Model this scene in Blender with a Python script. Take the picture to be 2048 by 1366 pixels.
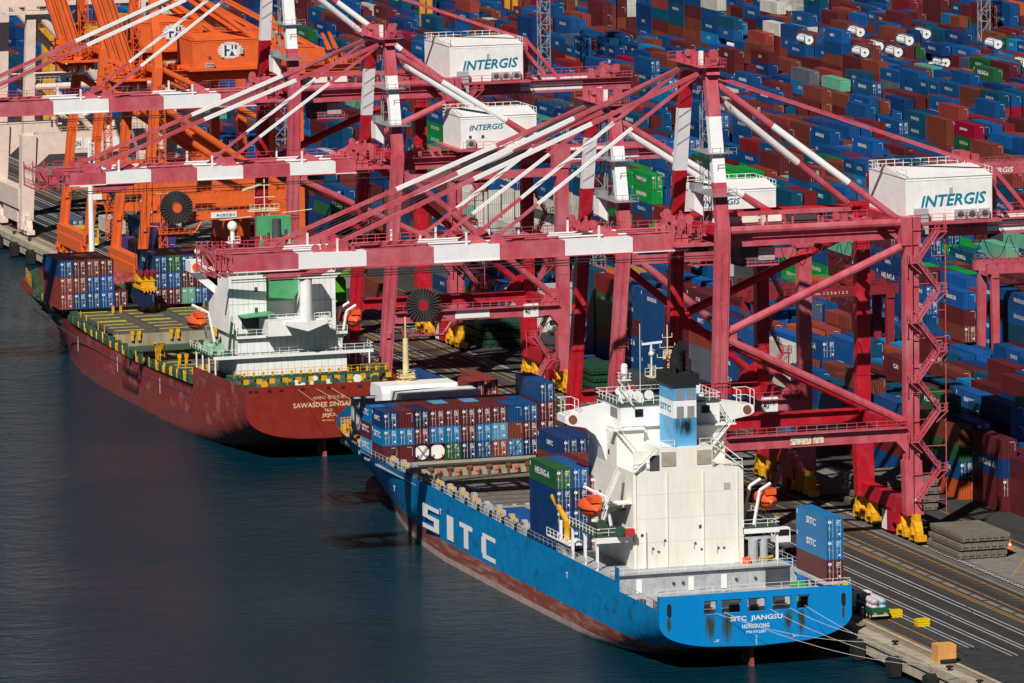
import bpy, math, random
import numpy as np
from mathutils import Vector, Matrix
random.seed(7)
S=bpy.context.scene
for o in list(bpy.data.objects): bpy.data.objects.remove(o)
# ---------------- camera ----------------
C0=(-332.30010419,-900.00499804,173.85600833)
FPX=14330.3384
RX=Vector((0.95378437,-0.30023060,-0.01252854)); UX=Vector((0.05190927,0.12355414,0.99097921)); FX=Vector((0.29597433,0.94583083,-0.13342876))
cam=bpy.data.cameras.new('camera'); cam.sensor_width=36; cam.lens=FPX/2048*36; cam.clip_start=5; cam.clip_end=6000
co=bpy.data.objects.new('camera',cam); S.collection.objects.link(co)
M=Matrix((RX,UX,-FX)).transposed().to_4x4(); M.translation=Vector(C0); co.matrix_world=M; S.camera=co
# ---------------- sky, sun, exposure ----------------
SUN_EL=math.radians(43); SUN_AZ=math.radians(36)   # shadows fall towards +Y, turned 36 degrees to +X
w=bpy.data.worlds.new('World'); S.world=w; w.use_nodes=True
nt=w.node_tree; bg=nt.nodes['Background']; sk=nt.nodes.new('ShaderNodeTexSky'); sk.sky_type='NISHITA'; sk.sun_disc=False
sk.sun_elevation=SUN_EL; sk.sun_rotation=math.radians(180)+SUN_AZ; sk.altitude=50; sk.air_density=.16; sk.dust_density=0.0; sk.ozone_density=2.5
nt.links.new(sk.outputs[0],bg.inputs[0]); bg.inputs[1].default_value=0.05
sl=bpy.data.lights.new('sun','SUN'); sl.energy=5.0; sl.angle=math.radians(.53); sl.color=(1,.95,.87)
so=bpy.data.objects.new('sun',sl); S.collection.objects.link(so)
sd=Vector((-math.sin(SUN_AZ)*math.cos(SUN_EL),-math.cos(SUN_AZ)*math.cos(SUN_EL),math.sin(SUN_EL)))
so.rotation_euler=sd.to_track_quat('Z','Y').to_euler(); so.location=sd*500
S.view_settings.view_transform='Standard'; S.view_settings.look='None'; S.view_settings.exposure=0.0; S.view_settings.gamma=1
col=S.collection
G=3.7
# ---------------- materials ----------------
MT={}
def mat(name,rgb,rough=.55,metal=0,dirt=.0,dirtcol=(.05,.03,.02),scale=.35,stretch=(1,1,1),thr=(.5,.75),bump=0,corr=0,spec=.4,var=.12,vscale=.08,attr=False,coord='Object',streak=None):
    if name in MT: return MT[name]
    m=bpy.data.materials.new(name); m.use_nodes=True; n=m.node_tree; L=n.links
    b=n.nodes['Principled BSDF']; b.inputs['Roughness'].default_value=rough; b.inputs['Metallic'].default_value=metal
    b.inputs['Specular IOR Level'].default_value=spec
    tc=n.nodes.new('ShaderNodeTexCoord'); 
    mp=n.nodes.new('ShaderNodeMapping'); mp.inputs['Scale'].default_value=stretch; L.new(tc.outputs[coord],mp.inputs[0])
    def noise(sc,det=4,rg=.6):
        t=n.nodes.new('ShaderNodeTexNoise'); t.inputs['Scale'].default_value=sc; t.inputs['Detail'].default_value=det; t.inputs['Roughness'].default_value=rg
        L.new(mp.outputs[0],t.inputs['Vector']); return t.outputs[0]
    if attr:
        a=n.nodes.new('ShaderNodeAttribute'); a.attribute_name='paint'; base=a.outputs[0]
    else:
        r=n.nodes.new('ShaderNodeRGB'); r.outputs[0].default_value=(*rgb,1); base=r.outputs[0]
    if var:
        hv=n.nodes.new('ShaderNodeHueSaturation'); mr=n.nodes.new('ShaderNodeMapRange'); mr.inputs[1].default_value=.3; mr.inputs[2].default_value=.7
        mr.inputs[3].default_value=1-var*1.6; mr.inputs[4].default_value=1+var*1.4
        L.new(noise(vscale*6,5,.65),mr.inputs[0]); L.new(mr.outputs[0],hv.inputs['Value']); L.new(base,hv.inputs['Color']); base=hv.outputs[0]
    if dirt:
        rp=n.nodes.new('ShaderNodeMapRange'); rp.inputs[1].default_value=thr[0]; rp.inputs[2].default_value=thr[1]; rp.inputs[3].default_value=0; rp.inputs[4].default_value=dirt
        L.new(noise(scale,8,.7),rp.inputs[0]); mx=n.nodes.new('ShaderNodeMixRGB'); L.new(rp.outputs[0],mx.inputs[0]); L.new(base,mx.inputs[1]); mx.inputs[2].default_value=(*dirtcol,1); base=mx.outputs[0]
    if streak:
        mp3=n.nodes.new('ShaderNodeMapping'); mp3.inputs['Scale'].default_value=(streak[3],streak[3],streak[3]*.07); L.new(tc.outputs['Object'],mp3.inputs[0])
        t=n.nodes.new('ShaderNodeTexNoise'); t.inputs['Scale'].default_value=1; t.inputs['Detail'].default_value=5; t.inputs['Roughness'].default_value=.7; L.new(mp3.outputs[0],t.inputs[0])
        rp=n.nodes.new('ShaderNodeMapRange'); rp.inputs[1].default_value=streak[2]; rp.inputs[2].default_value=streak[2]+.14; rp.inputs[4].default_value=streak[0]; L.new(t.outputs[0],rp.inputs[0])
        mx=n.nodes.new('ShaderNodeMixRGB'); L.new(rp.outputs[0],mx.inputs[0]); L.new(base,mx.inputs[1]); mx.inputs[2].default_value=(*streak[1],1); base=mx.outputs[0]
    L.new(base,b.inputs['Base Color'])
    bh=None
    if corr:
        sx=n.nodes.new('ShaderNodeSeparateXYZ'); L.new(tc.outputs['Object'],sx.inputs[0])
        ad=n.nodes.new('ShaderNodeMath'); L.new(sx.outputs[0],ad.inputs[0]); L.new(sx.outputs[1],ad.inputs[1])
        mu=n.nodes.new('ShaderNodeMath'); mu.operation='MULTIPLY'; mu.inputs[1].default_value=2*math.pi/corr; L.new(ad.outputs[0],mu.inputs[0])
        si=n.nodes.new('ShaderNodeMath'); si.operation='SINE'; L.new(mu.outputs[0],si.inputs[0])
        bp=n.nodes.new('ShaderNodeBump'); bp.inputs['Strength'].default_value=.55; bp.inputs['Distance'].default_value=.05; L.new(si.outputs[0],bp.inputs['Height']); L.new(bp.outputs[0],b.inputs['Normal'])
    elif bump:
        bp=n.nodes.new('ShaderNodeBump'); bp.inputs['Strength'].default_value=bump; bp.inputs['Distance'].default_value=.3; L.new(noise(1.5,6,.65),bp.inputs['Height']); L.new(bp.outputs[0],b.inputs['Normal'])
    MT[name]=m; return m
PINK=mat('crane_red_paint',(.48,.068,.095),.45,dirt=.55,dirtcol=(.62,.3,.34),scale=.3,stretch=(1,1,.55),thr=(.42,.8),var=.1,vscale=.12)
PRED=mat('crane_fresh_red_paint',(.45,.009,.022),.45,dirt=.45,dirtcol=(.5,.1,.13),scale=.45,thr=(.5,.75),var=.14)
PWHT=mat('crane_white_paint',(.82,.82,.83),.5,dirt=.3,dirtcol=(.5,.38,.35),scale=.6,thr=(.6,.8),var=.04)
ORNG=mat('crane_orange_paint',(.74,.13,.028),.5,dirt=.35,dirtcol=(.5,.1,.03),scale=.5,var=.08)
CREM=mat('crane_cream_paint',(.76,.6,.52),.5,dirt=.3,dirtcol=(.4,.22,.15),scale=.5,var=.06)
YELO=mat('bogie_yellow_paint',(.75,.38,.01),.5,dirt=.6,dirtcol=(.1,.06,.03),scale=1.2)
YELB=mat('gantry_yellow_paint',(.68,.32,.02),.5,dirt=.4,dirtcol=(.25,.12,.03),scale=.6)
DRED=mat('dark_red_paint',(.25,.02,.03),.5,dirt=.3,scale=.6)
WHT=mat('house_white_paint',(.84,.84,.83),.5,dirt=.25,dirtcol=(.55,.5,.42),scale=.5,var=.04,streak=(.3,(.5,.44,.38),.62,.9))
CRMW=mat('ship_cream_white',(.84,.81,.73),.5,dirt=.35,dirtcol=(.62,.5,.32),scale=.35,stretch=(1,1,.25),thr=(.5,.75),var=.05,streak=(.4,(.6,.45,.25),.62,.7))
GRY=mat('galvanised_grey',(.3,.31,.33),.5,metal=.2,var=.1)
LGRY=mat('light_grey_paint',(.42,.44,.46),.6,dirt=.5,dirtcol=(.2,.14,.1),scale=.8)
DGRY=mat('dark_grey_paint',(.06,.065,.075),.6)
BLK=mat('black_rubber',(.012,.012,.014),.75,var=.2)
GLS=mat('dark_glass',(.01,.015,.02),.12,spec=.8,var=0)
CABL=mat('steel_cable',(.03,.03,.035),.6,var=0)
ROPE=mat('mooring_rope',(.55,.5,.42),.8,var=0)
GRND=mat('deck_green_paint',(.03,.085,.05),.6,dirt=.6,dirtcol=(.12,.09,.05),scale=.7)
GRNF=mat('funnel_green_paint',(.08,.34,.15),.5,dirt=.2,scale=.5)
TEAL_TXT=mat('teal_lettering',(.0,.2,.32),.5,var=.1)
WTXT=mat('white_lettering',(.8,.8,.8),.6,var=0)
LBOAT=mat('lifeboat_orange',(.8,.11,.025),.4,dirt=.35,dirtcol=(.3,.05,.02),scale=1)
SKYB=mat('funnel_blue_paint',(.1,.38,.68),.5,dirt=.0)
HBLUE=mat('hull_blue_paint',(.0,.21,.5),.42,dirt=.8,dirtcol=(.01,.07,.12),scale=.3,stretch=(1,1,1.4),thr=(.54,.68),var=.12,streak=(.75,(.05,.05,.04),.6,.9))
HBLUT=mat('transom_blue_paint',(.0,.235,.62),.42,dirt=.18,dirtcol=(.02,.12,.2),scale=.6,stretch=(1,1,.12),thr=(.58,.8),var=.04)
HREDB=mat('boot_topping_red',(.24,.055,.045),.6,dirt=.85,dirtcol=(.36,.25,.22),scale=.5,stretch=(.4,.4,2.4),thr=(.48,.66))
SCUM=mat('waterline_growth',(.36,.28,.25),.8,dirt=.6,dirtcol=(.2,.06,.05),scale=1.2,bump=.3)
HRED=mat('hull_red_paint',(.25,.034,.026),.5,dirt=.65,dirtcol=(.36,.14,.13),scale=.2,stretch=(1,1,1.3),thr=(.53,.6),var=.14,streak=(.6,(.07,.04,.04),.6,.8))
HRED2=mat('hull_lower_red',(.22,.045,.035),.55,dirt=.6,dirtcol=(.1,.06,.06),scale=.25,stretch=(.5,.5,2),thr=(.5,.7))
HTRED=mat('transom_red_paint',(.25,.024,.016),.45,dirt=.2,dirtcol=(.12,.02,.02),scale=.3)
STEEL=mat('hatch_grey_brown',(.17,.145,.12),.7,dirt=.6,dirtcol=(.09,.07,.06),scale=.6,bump=.2)
STEELG=mat('hatch_olive_grey',(.095,.09,.065),.7,dirt=.5,dirtcol=(.06,.05,.035),scale=.6)
COAM=mat('coaming_buff',(.33,.3,.22),.7,dirt=.6,dirtcol=(.22,.1,.04),scale=.5,stretch=(1,1,.3))
RUST=mat('rusty_lashing_gear',(.2,.07,.04),.8)
SCORCH=mat('soot_stain',(.02,.025,.03),.8)
STREAK=mat('rust_streak',(.035,.07,.05),.8,dirt=.9,dirtcol=(.12,.07,.03),scale=1.6,stretch=(2.5,2.5,.12),thr=(.4,.6))
CONC=mat('quay_concrete',(.42,.36,.27),.85,dirt=.7,dirtcol=(.16,.12,.09),scale=.3,bump=.25)
WALLC=mat('quay_wall_concrete',(.45,.39,.29),.85,dirt=.8,dirtcol=(.15,.13,.1),scale=.35,stretch=(1,1,.5),bump=.25)
ASPH=mat('asphalt',(.031,.03,.032),.9,dirt=.6,dirtcol=(.062,.056,.051),scale=.16,stretch=(3.2,.14,1),thr=(.4,.68),bump=.15,var=.25,vscale=.02)
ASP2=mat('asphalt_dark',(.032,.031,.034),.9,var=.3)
CONL=mat('concrete_strip',(.2,.18,.16),.9,dirt=.5,dirtcol=(.08,.07,.06),scale=.5)
LWHT=mat('road_white_line',(.55,.55,.54),.8,dirt=.5,dirtcol=(.1,.1,.1),scale=.9,thr=(.5,.7))
LYEL=mat('road_yellow_line',(.55,.27,.03),.8,dirt=.6,dirtcol=(.1,.08,.05),scale=.7,thr=(.48,.7))
RAILM=mat('rail_steel',(.06,.045,.04),.6)
def stain(name,base,st_,c,rx,rz,sc=2.5,zf=None):
    # paint with a soot or rust stain of its own shape round the point c
    m=mat(name,base,.5,var=.04); n=m.node_tree; L=n.links; b=n.nodes['Principled BSDF']; src=b.inputs['Base Color'].links[0].from_socket
    tc=n.nodes.new('ShaderNodeTexCoord'); mp=n.nodes.new('ShaderNodeMapping'); mp.vector_type='POINT'; mp.inputs['Scale'].default_value=(1/rx,0,1/rz); mp.inputs['Location'].default_value=(-c[0]/rx,0,-c[1]/rz)
    L.new(tc.outputs['Object'],mp.inputs[0]); g=n.nodes.new('ShaderNodeTexGradient'); g.gradient_type='SPHERICAL'; L.new(mp.outputs[0],g.inputs[0])
    t=n.nodes.new('ShaderNodeTexNoise'); t.inputs['Scale'].default_value=sc; t.inputs['Detail'].default_value=5; mp2=n.nodes.new('ShaderNodeMapping'); mp2.inputs['Scale'].default_value=(1,1,.15); L.new(tc.outputs['Object'],mp2.inputs[0]); L.new(mp2.outputs[0],t.inputs[0])
    mu=n.nodes.new('ShaderNodeMath'); mu.operation='MULTIPLY'; L.new(g.outputs[1],mu.inputs[0]); L.new(t.outputs[0],mu.inputs[1])
    mr=n.nodes.new('ShaderNodeMapRange'); mr.inputs[1].default_value=.08; mr.inputs[2].default_value=.36; L.new(mu.outputs[0],mr.inputs[0])
    mx=n.nodes.new('ShaderNodeMixRGB'); L.new(mr.outputs[0],mx.inputs[0]); L.new(src,mx.inputs[1]); mx.inputs[2].default_value=(*st_,1); L.new(mx.outputs[0],b.inputs['Base Color']); return m
# ---------------- mesh builder ----------------
class MB:
    def __init__(s): s.v=[];s.f=[];s.m=[];s.p=[]
    def add(s,vs,fs,mi=0):
        k=len(s.v); s.p.append((k,len(s.f))); s.v+=[tuple(v) for v in vs]; s.f+=[tuple(i+k for i in f) for f in fs]; s.m+=[mi]*len(fs)
    def box(s,x0,x1,y0,y1,z0,z1,mi=0):
        s.add([(x0,y0,z0),(x1,y0,z0),(x1,y1,z0),(x0,y1,z0),(x0,y0,z1),(x1,y0,z1),(x1,y1,z1),(x0,y1,z1)],
              [(0,3,2,1),(4,5,6,7),(0,1,5,4),(1,2,6,5),(2,3,7,6),(3,0,4,7)],mi)
        return s
    def frame(s,p,q,up=(0,0,1)):
        p=Vector(p);q=Vector(q);d=(q-p); d.normalize(); u=Vector(up)
        if abs(d.dot(u))>.99: u=Vector((0,1,0))
        a=d.cross(u).normalized(); b=a.cross(d).normalized(); return p,q,a,b
    def beam(s,p,q,w,h=None,mi=0,w2=None,h2=None,up=(0,0,1)):
        h=h or w; w2=w2 or w; h2=h2 or h; p,q,a,b=s.frame(p,q,up); vs=[]
        for c,ww,hh in ((p,w,h),(q,w2,h2)):
            for i,j in ((-1,-1),(1,-1),(1,1),(-1,1)): vs.append(c+a*i*ww/2+b*j*hh/2)
        s.add(vs,[(3,2,1,0),(4,5,6,7),(0,1,5,4),(1,2,6,5),(2,3,7,6),(3,0,4,7)],mi); return s
    def tube(s,p,q,r,n=8,mi=0,r2=None):
        r2=r if r2 is None else r2; p,q,a,b=s.frame(p,q); vs=[]
        for c,rr in ((p,r),(q,r2)):
            for i in range(n):
                t=2*math.pi*i/n; vs.append(c+a*math.cos(t)*rr+b*math.sin(t)*rr)
        s.add(vs,[(i,(i+1)%n,n+(i+1)%n,n+i) for i in range(n)]+[tuple(range(n-1,-1,-1)),tuple(range(n,2*n))],mi); return s
    def path(s,pts,r,n=4,mi=0):
        for a,b in zip(pts,pts[1:]): s.tube(a,b,r,n,mi)
        return s
    def prism(s,poly,ax,a,b,mi=0):
        n=len(poly)
        def P(u,v,t): return {'x':(t,u,v),'y':(u,t,v),'z':(u,v,t)}[ax]
        vs=[P(u,v,a) for u,v in poly]+[P(u,v,b) for u,v in poly]
        s.add(vs,[tuple(range(n)),tuple(range(2*n-1,n-1,-1))]+[(i,i+n,(i+1)%n+n,(i+1)%n) for i in range(n)],mi); return s
    def rail(s,pts,h=1.05,step=2.0,r=.05,mi=0):
        for a,b in zip(pts,pts[1:]):
            a=Vector(a);b=Vector(b); L=(b-a).length; n=max(1,int(L/step))
            for i in range(n+1):
                p=a.lerp(b,i/n); s.beam(p,p+Vector((0,0,h)),r*1.4,mi=mi)
            for k in (1,.5): s.beam(a+Vector((0,0,h*k)),b+Vector((0,0,h*k)),r*1.3,mi=mi)
        return s
    def grid(s,rows,mi=0,closed=False,mfun=None):
        k=len(s.v); s.p.append((k,len(s.f))); n=len(rows[0]); s.v+=[tuple(v) for r in rows for v in r]
        for i in range(len(rows)-1):
            for j in range(n-1):
                s.f.append((k+i*n+j,k+i*n+j+1,k+(i+1)*n+j+1,k+(i+1)*n+j)); s.m.append(mfun(i,j) if mfun else mi)
        return s
    def ball(s,c,rx,ry=None,rz=None,n=10,mi=0):
        ry=ry or rx; rz=rz or rx; rows=[]
        for i in range(n//2+1):
            t=math.pi*i/(n//2); rows.append([(c[0]+rx*math.sin(t)*math.cos(2*math.pi*j/n),c[1]+ry*math.sin(t)*math.sin(2*math.pi*j/n),c[2]+rz*math.cos(t)) for j in range(n+1)])
        return s.grid(rows,mi)
    def islands(s):
        # which pieces touch: each group of touching pieces becomes a part of its own
        n=len(s.p); 
        if n<2 or n>1500: return None
        V=np.array(s.v); e=[a for a,_ in s.p]+[len(s.v)]
        lo=np.array([V[e[i]:e[i+1]].min(0) if e[i+1]>e[i] else V[0] for i in range(n)])-.08; hi=np.array([V[e[i]:e[i+1]].max(0) if e[i+1]>e[i] else V[0] for i in range(n)])+.08
        lab=-np.ones(n,int); c=0
        for i in range(n):
            if lab[i]>=0: continue
            st_=[i]; lab[i]=c
            while st_:
                j=st_.pop(); t=np.nonzero((lab<0)&(lo<=hi[j]).all(1)&(hi>=lo[j]).all(1))[0]
                lab[t]=c; st_+=list(t)
            c+=1
        return (lab,c) if 1<c<=45 else None
    def build(s,name,mats,parent=None,smooth=False,loc=None):
        if parent is not None and name not in ('lettering','marking','name_lettering','emblem','hoist_rope','festoon_cable','hull_marking','draught_mark','tug_mark','name','louvre','deck','hull'):
            g=s.islands()
            if g:
                lab,c=g; fe=[b for _,b in s.p]+[len(s.f)]; ve=[a for a,_ in s.p]+[len(s.v)]; sub=[MB() for _ in range(c)]
                for i in range(len(s.p)):
                    q=sub[lab[i]]; off=len(q.v)-ve[i]; q.v+=s.v[ve[i]:ve[i+1]]; q.f+=[tuple(x+off for x in f) for f in s.f[fe[i]:fe[i+1]]]; q.m+=s.m[fe[i]:fe[i+1]]
                sub=[q for q in sub if q.f]; sub.sort(key=lambda q:-len(q.f)); r=[q.mk(name,mats,parent,smooth,loc) for q in sub]
                return r[0]
        return s.mk(name,mats,parent,smooth,loc)
    def mk(s,name,mats,parent=None,smooth=False,loc=None):
        me=bpy.data.meshes.new(name); me.from_pydata(s.v,[],s.f)
        if not isinstance(mats,(list,tuple)): mats=[mats]
        for m in mats: me.materials.append(m)
        me.polygons.foreach_set('material_index',s.m)
        if smooth: me.polygons.foreach_set('use_smooth',[True]*len(s.f))
        me.update()
        o=bpy.data.objects.new(name,me); col.objects.link(o)
        if parent: o.parent=parent
        if loc: o.location=loc
        return o
def tag(o,label=None,cat=None,group=None,kind=None):
    if label: o['label']=label
    if cat: o['category']=cat
    if group: o['group']=group
    if kind: o['kind']=kind
    return o
def thing(name,loc,label,cat,group=None,rz=0):
    o=bpy.data.objects.new(name,None); o.empty_display_size=.5; col.objects.link(o); o.location=loc; o.rotation_euler=(0,0,rz)
    return tag(o,label,cat,group)
def ctree(o,parent=None):
    c=o.copy(); col.objects.link(c)
    if parent: c.parent=parent
    for ch in o.children: ctree(ch,c)
    return c
def dup(o,loc,label=None,group=None,rz=None):
    c=ctree(o); c.location=loc
    if label: c['label']=label
    if group: c['group']=group
    if rz is not None: c.rotation_euler=(0,0,rz)
    return c
# ---------------- lettering ----------------
_tx={}
def glyphs(t,bold=.018,shear=0,space=1.0):
    key=(t,bold,shear,space)
    if key in _tx: return _tx[key]
    cu=bpy.data.curves.new('t','FONT'); cu.body=t; cu.offset=bold; cu.shear=shear; cu.resolution_u=2; cu.space_character=space; cu.fill_mode='FRONT'
    ob=bpy.data.objects.new('t',cu); col.objects.link(ob)
    bpy.context.view_layer.update()
    me=bpy.data.meshes.new_from_object(ob.evaluated_get(bpy.context.evaluated_depsgraph_get()))
    vs=[(v.co.x,v.co.y) for v in me.vertices]; fs=[tuple(p.vertices) for p in me.polygons]
    bpy.data.objects.remove(ob); bpy.data.curves.remove(cu); bpy.data.meshes.remove(me)
    x0=min(v[0] for v in vs);x1=max(v[0] for v in vs);y0=min(v[1] for v in vs);y1=max(v[1] for v in vs)
    vs=[((x-x0)/(x1-x0),(y-y0)/(y1-y0)) for x,y in vs]; _tx[key]=(vs,fs,(x1-x0)/(y1-y0)); return _tx[key]
def write(mb,t,org,xd,ud,wd,ht,mi=0,bold=.018,shear=0,space=1.0):
    vs,fs,asp=glyphs(t,bold,shear,space)
    if wd is None: wd=ht*asp
    o=Vector(org);xd=Vector(xd);ud=Vector(ud)
    mb.add([o+xd*x*wd+ud*y*ht for x,y in vs],fs,mi)
def lettering(t,org,xd,ud,wd,ht,m,parent,name='lettering',**k):
    mb=MB(); write(mb,t,org,xd,ud,wd,ht,**k); return mb.build(name,m,parent)
# ================= SETTING =================
def st(name,mb,mats,**k):
    o=mb.build(name,mats,**k); o['kind']='structure'; return o
# water
wm=bpy.data.materials.new('harbour_water'); wm.use_nodes=True; n=wm.node_tree; L=n.links; b=n.nodes['Principled BSDF']
b.inputs['Base Color'].default_value=(.002,.026,.042,1); b.inputs['Roughness'].default_value=.11; b.inputs['IOR'].default_value=1.17; b.inputs['Specular IOR Level'].default_value=.5
tc=n.nodes.new('ShaderNodeTexCoord'); mp=n.nodes.new('ShaderNodeMapping'); mp.inputs['Rotation'].default_value=(0,0,math.radians(17)); mp.inputs['Scale'].default_value=(.62,.8,1); L.new(tc.outputs['Object'],mp.inputs[0])
h=None
for sc,wt,det in ((1.0,.8,6),(.28,1.5,3)):
    t=n.nodes.new('ShaderNodeTexNoise'); t.inputs['Scale'].default_value=sc; t.inputs['Detail'].default_value=det; t.inputs['Roughness'].default_value=.62; L.new(mp.outputs[0],t.inputs['Vector'])
    mu=n.nodes.new('ShaderNodeMath'); mu.operation='MULTIPLY'; mu.inputs[1].default_value=wt; L.new(t.outputs[0],mu.inputs[0])
    if h is None: h=mu.outputs[0]
    else:
        ad=n.nodes.new('ShaderNodeMath'); L.new(h,ad.inputs[0]); L.new(mu.outputs[0],ad.inputs[1]); h=ad.outputs[0]
bp=n.nodes.new('ShaderNodeBump'); bp.inputs['Strength'].default_value=1; bp.inputs['Distance'].default_value=.5; L.new(h,bp.inputs['Height']); L.new(bp.outputs[0],b.inputs['Normal'])
t=n.nodes.new('ShaderNodeTexNoise'); t.inputs['Scale'].default_value=.02; t.inputs['Detail'].default_value=3; L.new(tc.outputs['Object'],t.inputs['Vector'])
mr=n.nodes.new('ShaderNodeMapRange'); mr.inputs[1].default_value=.35; mr.inputs[2].default_value=.65; mr.inputs[3].default_value=.03; mr.inputs[4].default_value=.12; L.new(t.outputs[0],mr.inputs[0]); L.new(mr.outputs[0],b.inputs['Roughness'])
mr2=n.nodes.new('ShaderNodeMapRange'); mr2.inputs[1].default_value=.35; mr2.inputs[2].default_value=.65; mr2.inputs[3].default_value=.7; mr2.inputs[4].default_value=1.25; L.new(t.outputs[0],mr2.inputs[0]); L.new(mr2.outputs[0],bp.inputs['Strength'])
m=MB(); m.add([(-1500,-1200,0),(0.6,-1200,0),(.6,2500,0),(-1500,2500,0)],[(0,1,2,3)]); st('water',m,wm)
# ground sheet, quay coping and wall
m=MB(); m.add([(1.9,-1200,G),(1600,-1200,G),(1600,2500,G),(1.9,2500,G)],[(0,1,2,3)]); st('ground',m,ASPH)
m=MB()
Y0=-40
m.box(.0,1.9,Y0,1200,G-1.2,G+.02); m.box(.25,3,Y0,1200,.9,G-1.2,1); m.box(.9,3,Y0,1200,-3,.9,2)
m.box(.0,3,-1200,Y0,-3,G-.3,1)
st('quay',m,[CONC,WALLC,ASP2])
m=MB(); e=.004
def strip(x0,x1,y0,y1,z=G+e,mi=0): m.add([(x0,y0,z),(x1,y0,z),(x1,y1,z),(x0,y1,z)],[(0,1,2,3)],mi)
strip(1.9,4.0,Y0,1200); st('quay_coping',m,CONC)
m=MB(); strip(24.55,25.45,-60,1000); strip(31.3,33.0,-60,1000)
for y in range(-60,1000,90): strip(34.6,46,y,y+50,G+e)
st('concrete_strip',m,CONL)
m=MB(); strip(-0,0,0,0)
strip(4.2,12,-45,-12,G+2*e)
for i in range(26): 
    x=random.uniform(6,30); y=random.uniform(-20,420); strip(x,x+random.uniform(1,3),y,y+random.uniform(6,30),G+e*1.5)
st('road_patch',m,ASP2)
m=MB()
for x in (2.35,2.75,32.1,32.5): m.box(x,x+.1,-60,1200,G,G+.05)
strip(31.9,32.0,-60,1200,G+3*e); strip(32.62,32.75,-60,1200,G+3*e); strip(1.95,2.1,-40,1200,G+3*e); strip(3.1,3.3,-40,1200,G+3*e)
st('crane_rail',m,RAILM)
m=MB()
for x in (9.3,10.1,12.4,13.25,15.7,16.5,19.7,20.65):
    y=-30+ (x%1)*9
    if x<11: y=-14
    if x<14 and x>11: y=-20
    while y<700:
        l=random.uniform(22,60); strip(x,x+.17,y,y+l,G+2*e); y+=l+.5
y=-40
while y<700:
    strip(33.45,34.35,y,y+.55,G+2*e); y+=1.25
st('road_marking',m,LWHT)
m=MB()
for x in (4.25,6.9,23.2,23.75,26.4,30.0): strip(x,x+.17,-40 if x>8 else -18,700,G+2*e)
y=-40
while y<700:
    m.add([(26.6,y+1.9,G+2*e),(26.75,y+1.75,G+2*e),(30,y,G+2*e),(29.9,y-.15,G+2*e)],[(0,1,2,3)]); y+=2.7
for y in range(40,330,46): m.add([(36,y,G+2*e),(36.15,y,G+2*e),(48,y+22,G+2*e),(47.85,y+22,G+2*e)],[(0,1,2,3)])
for x in (47.5,74,105,132,158): strip(x,x+.16,-60,1000,G+2*e)
st('road_marking_yellow',m,LYEL)
m=MB()
y=-40
while y<500: strip(24.6,25.4,y,y+.9,G+2*e); y+=5.6
st('joint_plate',m,ASP2)
# fenders and bollards
fm=MB(); fm.prism([(-1.15,.2),(1.15,.2),(1.15,2.35),(0,2.9),(-1.15,2.35)],'x',-1.5,-.02); fm.box(-.02,.25,-.7,.7,.4,2.2)
fo=None; k=0
for i in list(range(-3,2))+list(range(33,38)):
    y=3.8+14*i
    lb='black rubber fender on the quay wall, %s'%({-3:'nearest the bottom edge of the photo',-2:'below the ochre cube',-1:'second to the right of the blue stern',0:'just right of the blue stern',1:'beside the blue stern in its shadow',33:'closest to the red bow by the quay',34:'second beyond the red ship bow',35:'third beyond the red ship bow',36:'fourth beyond the red ship bow',37:'furthest at the left edge of the photo'}[i])
    if fo is None: fo=fm.build('quay_fender',BLK); fo.location=(0,y,0); tag(fo,lb,'fender','fenders on the quay wall')
    else:
        o=fo.copy(); col.objects.link(o); o.location=(0,y,0); o['label']=lb
bm=MB(); bm.tube((0,0,0),(0,0,.35),.28,10,r2=.2); bm.tube((0,0,.35),(0,0,.6),.38,10,r2=.42); bm.box(-.35,.35,-.35,.35,-.02,.04); bm.beam((-.5,0,.5),(.5,0,.5),.2)
bo=None
for y,lb in ((-6.5,'black bollard on quay edge between two fenders beside the blue stern'),(-27,'black bollard on quay edge below the ochre cube'),(-38,'black bollard near the bottom right corner on the concrete'),(487,'black bollard on the quay edge at the far left, nearer one'),(500,'black bollard on quay edge under the cream crane')):
    if bo is None: bo=bm.build('bollard',BLK); bo.location=(.9,y,G); tag(bo,lb,'bollard','mooring bollards')
    else: o=bo.copy(); col.objects.link(o); o.location=(.9,y,G); o['label']=lb
# ================= CRANES =================
def bogie(parent,x,y,z0=G,mt=None):
    m=MB()
    for s in (-1,1):
        for t in (-1,1):
            yc=y+s*2.6+t*1.15
            m.tube((x-.35,yc,z0+.42),(x+.35,yc,z0+.42),.42,10,1)
            m.box(x-.55,x+.55,yc-.75,yc+.75,z0+.5,z0+1.3)
        yc=y+s*2.6; m.box(x-.5,x+.5,yc-1.5,yc+1.5,z0+1.2,z0+2.0); m.prism([(yc-1.2,z0+2.0),(yc+1.2,z0+2.0),(yc+.55,z0+3.4),(yc-.55,z0+3.4)],'x',x-.6,x+.6)
        m.box(x-.95,x-.5,yc-.5,yc+.5,z0+1.4,z0+2.3)
    m.box(x-.45,x+.45,y-3.2,y+3.2,z0+3.3,z0+4.3)
    m.box(x-.8,x+.8,y-4.7,y-4.1,z0+.6,z0+1.5)
    return m.build('bogie',[mt or YELO,BLK],parent)
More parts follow.
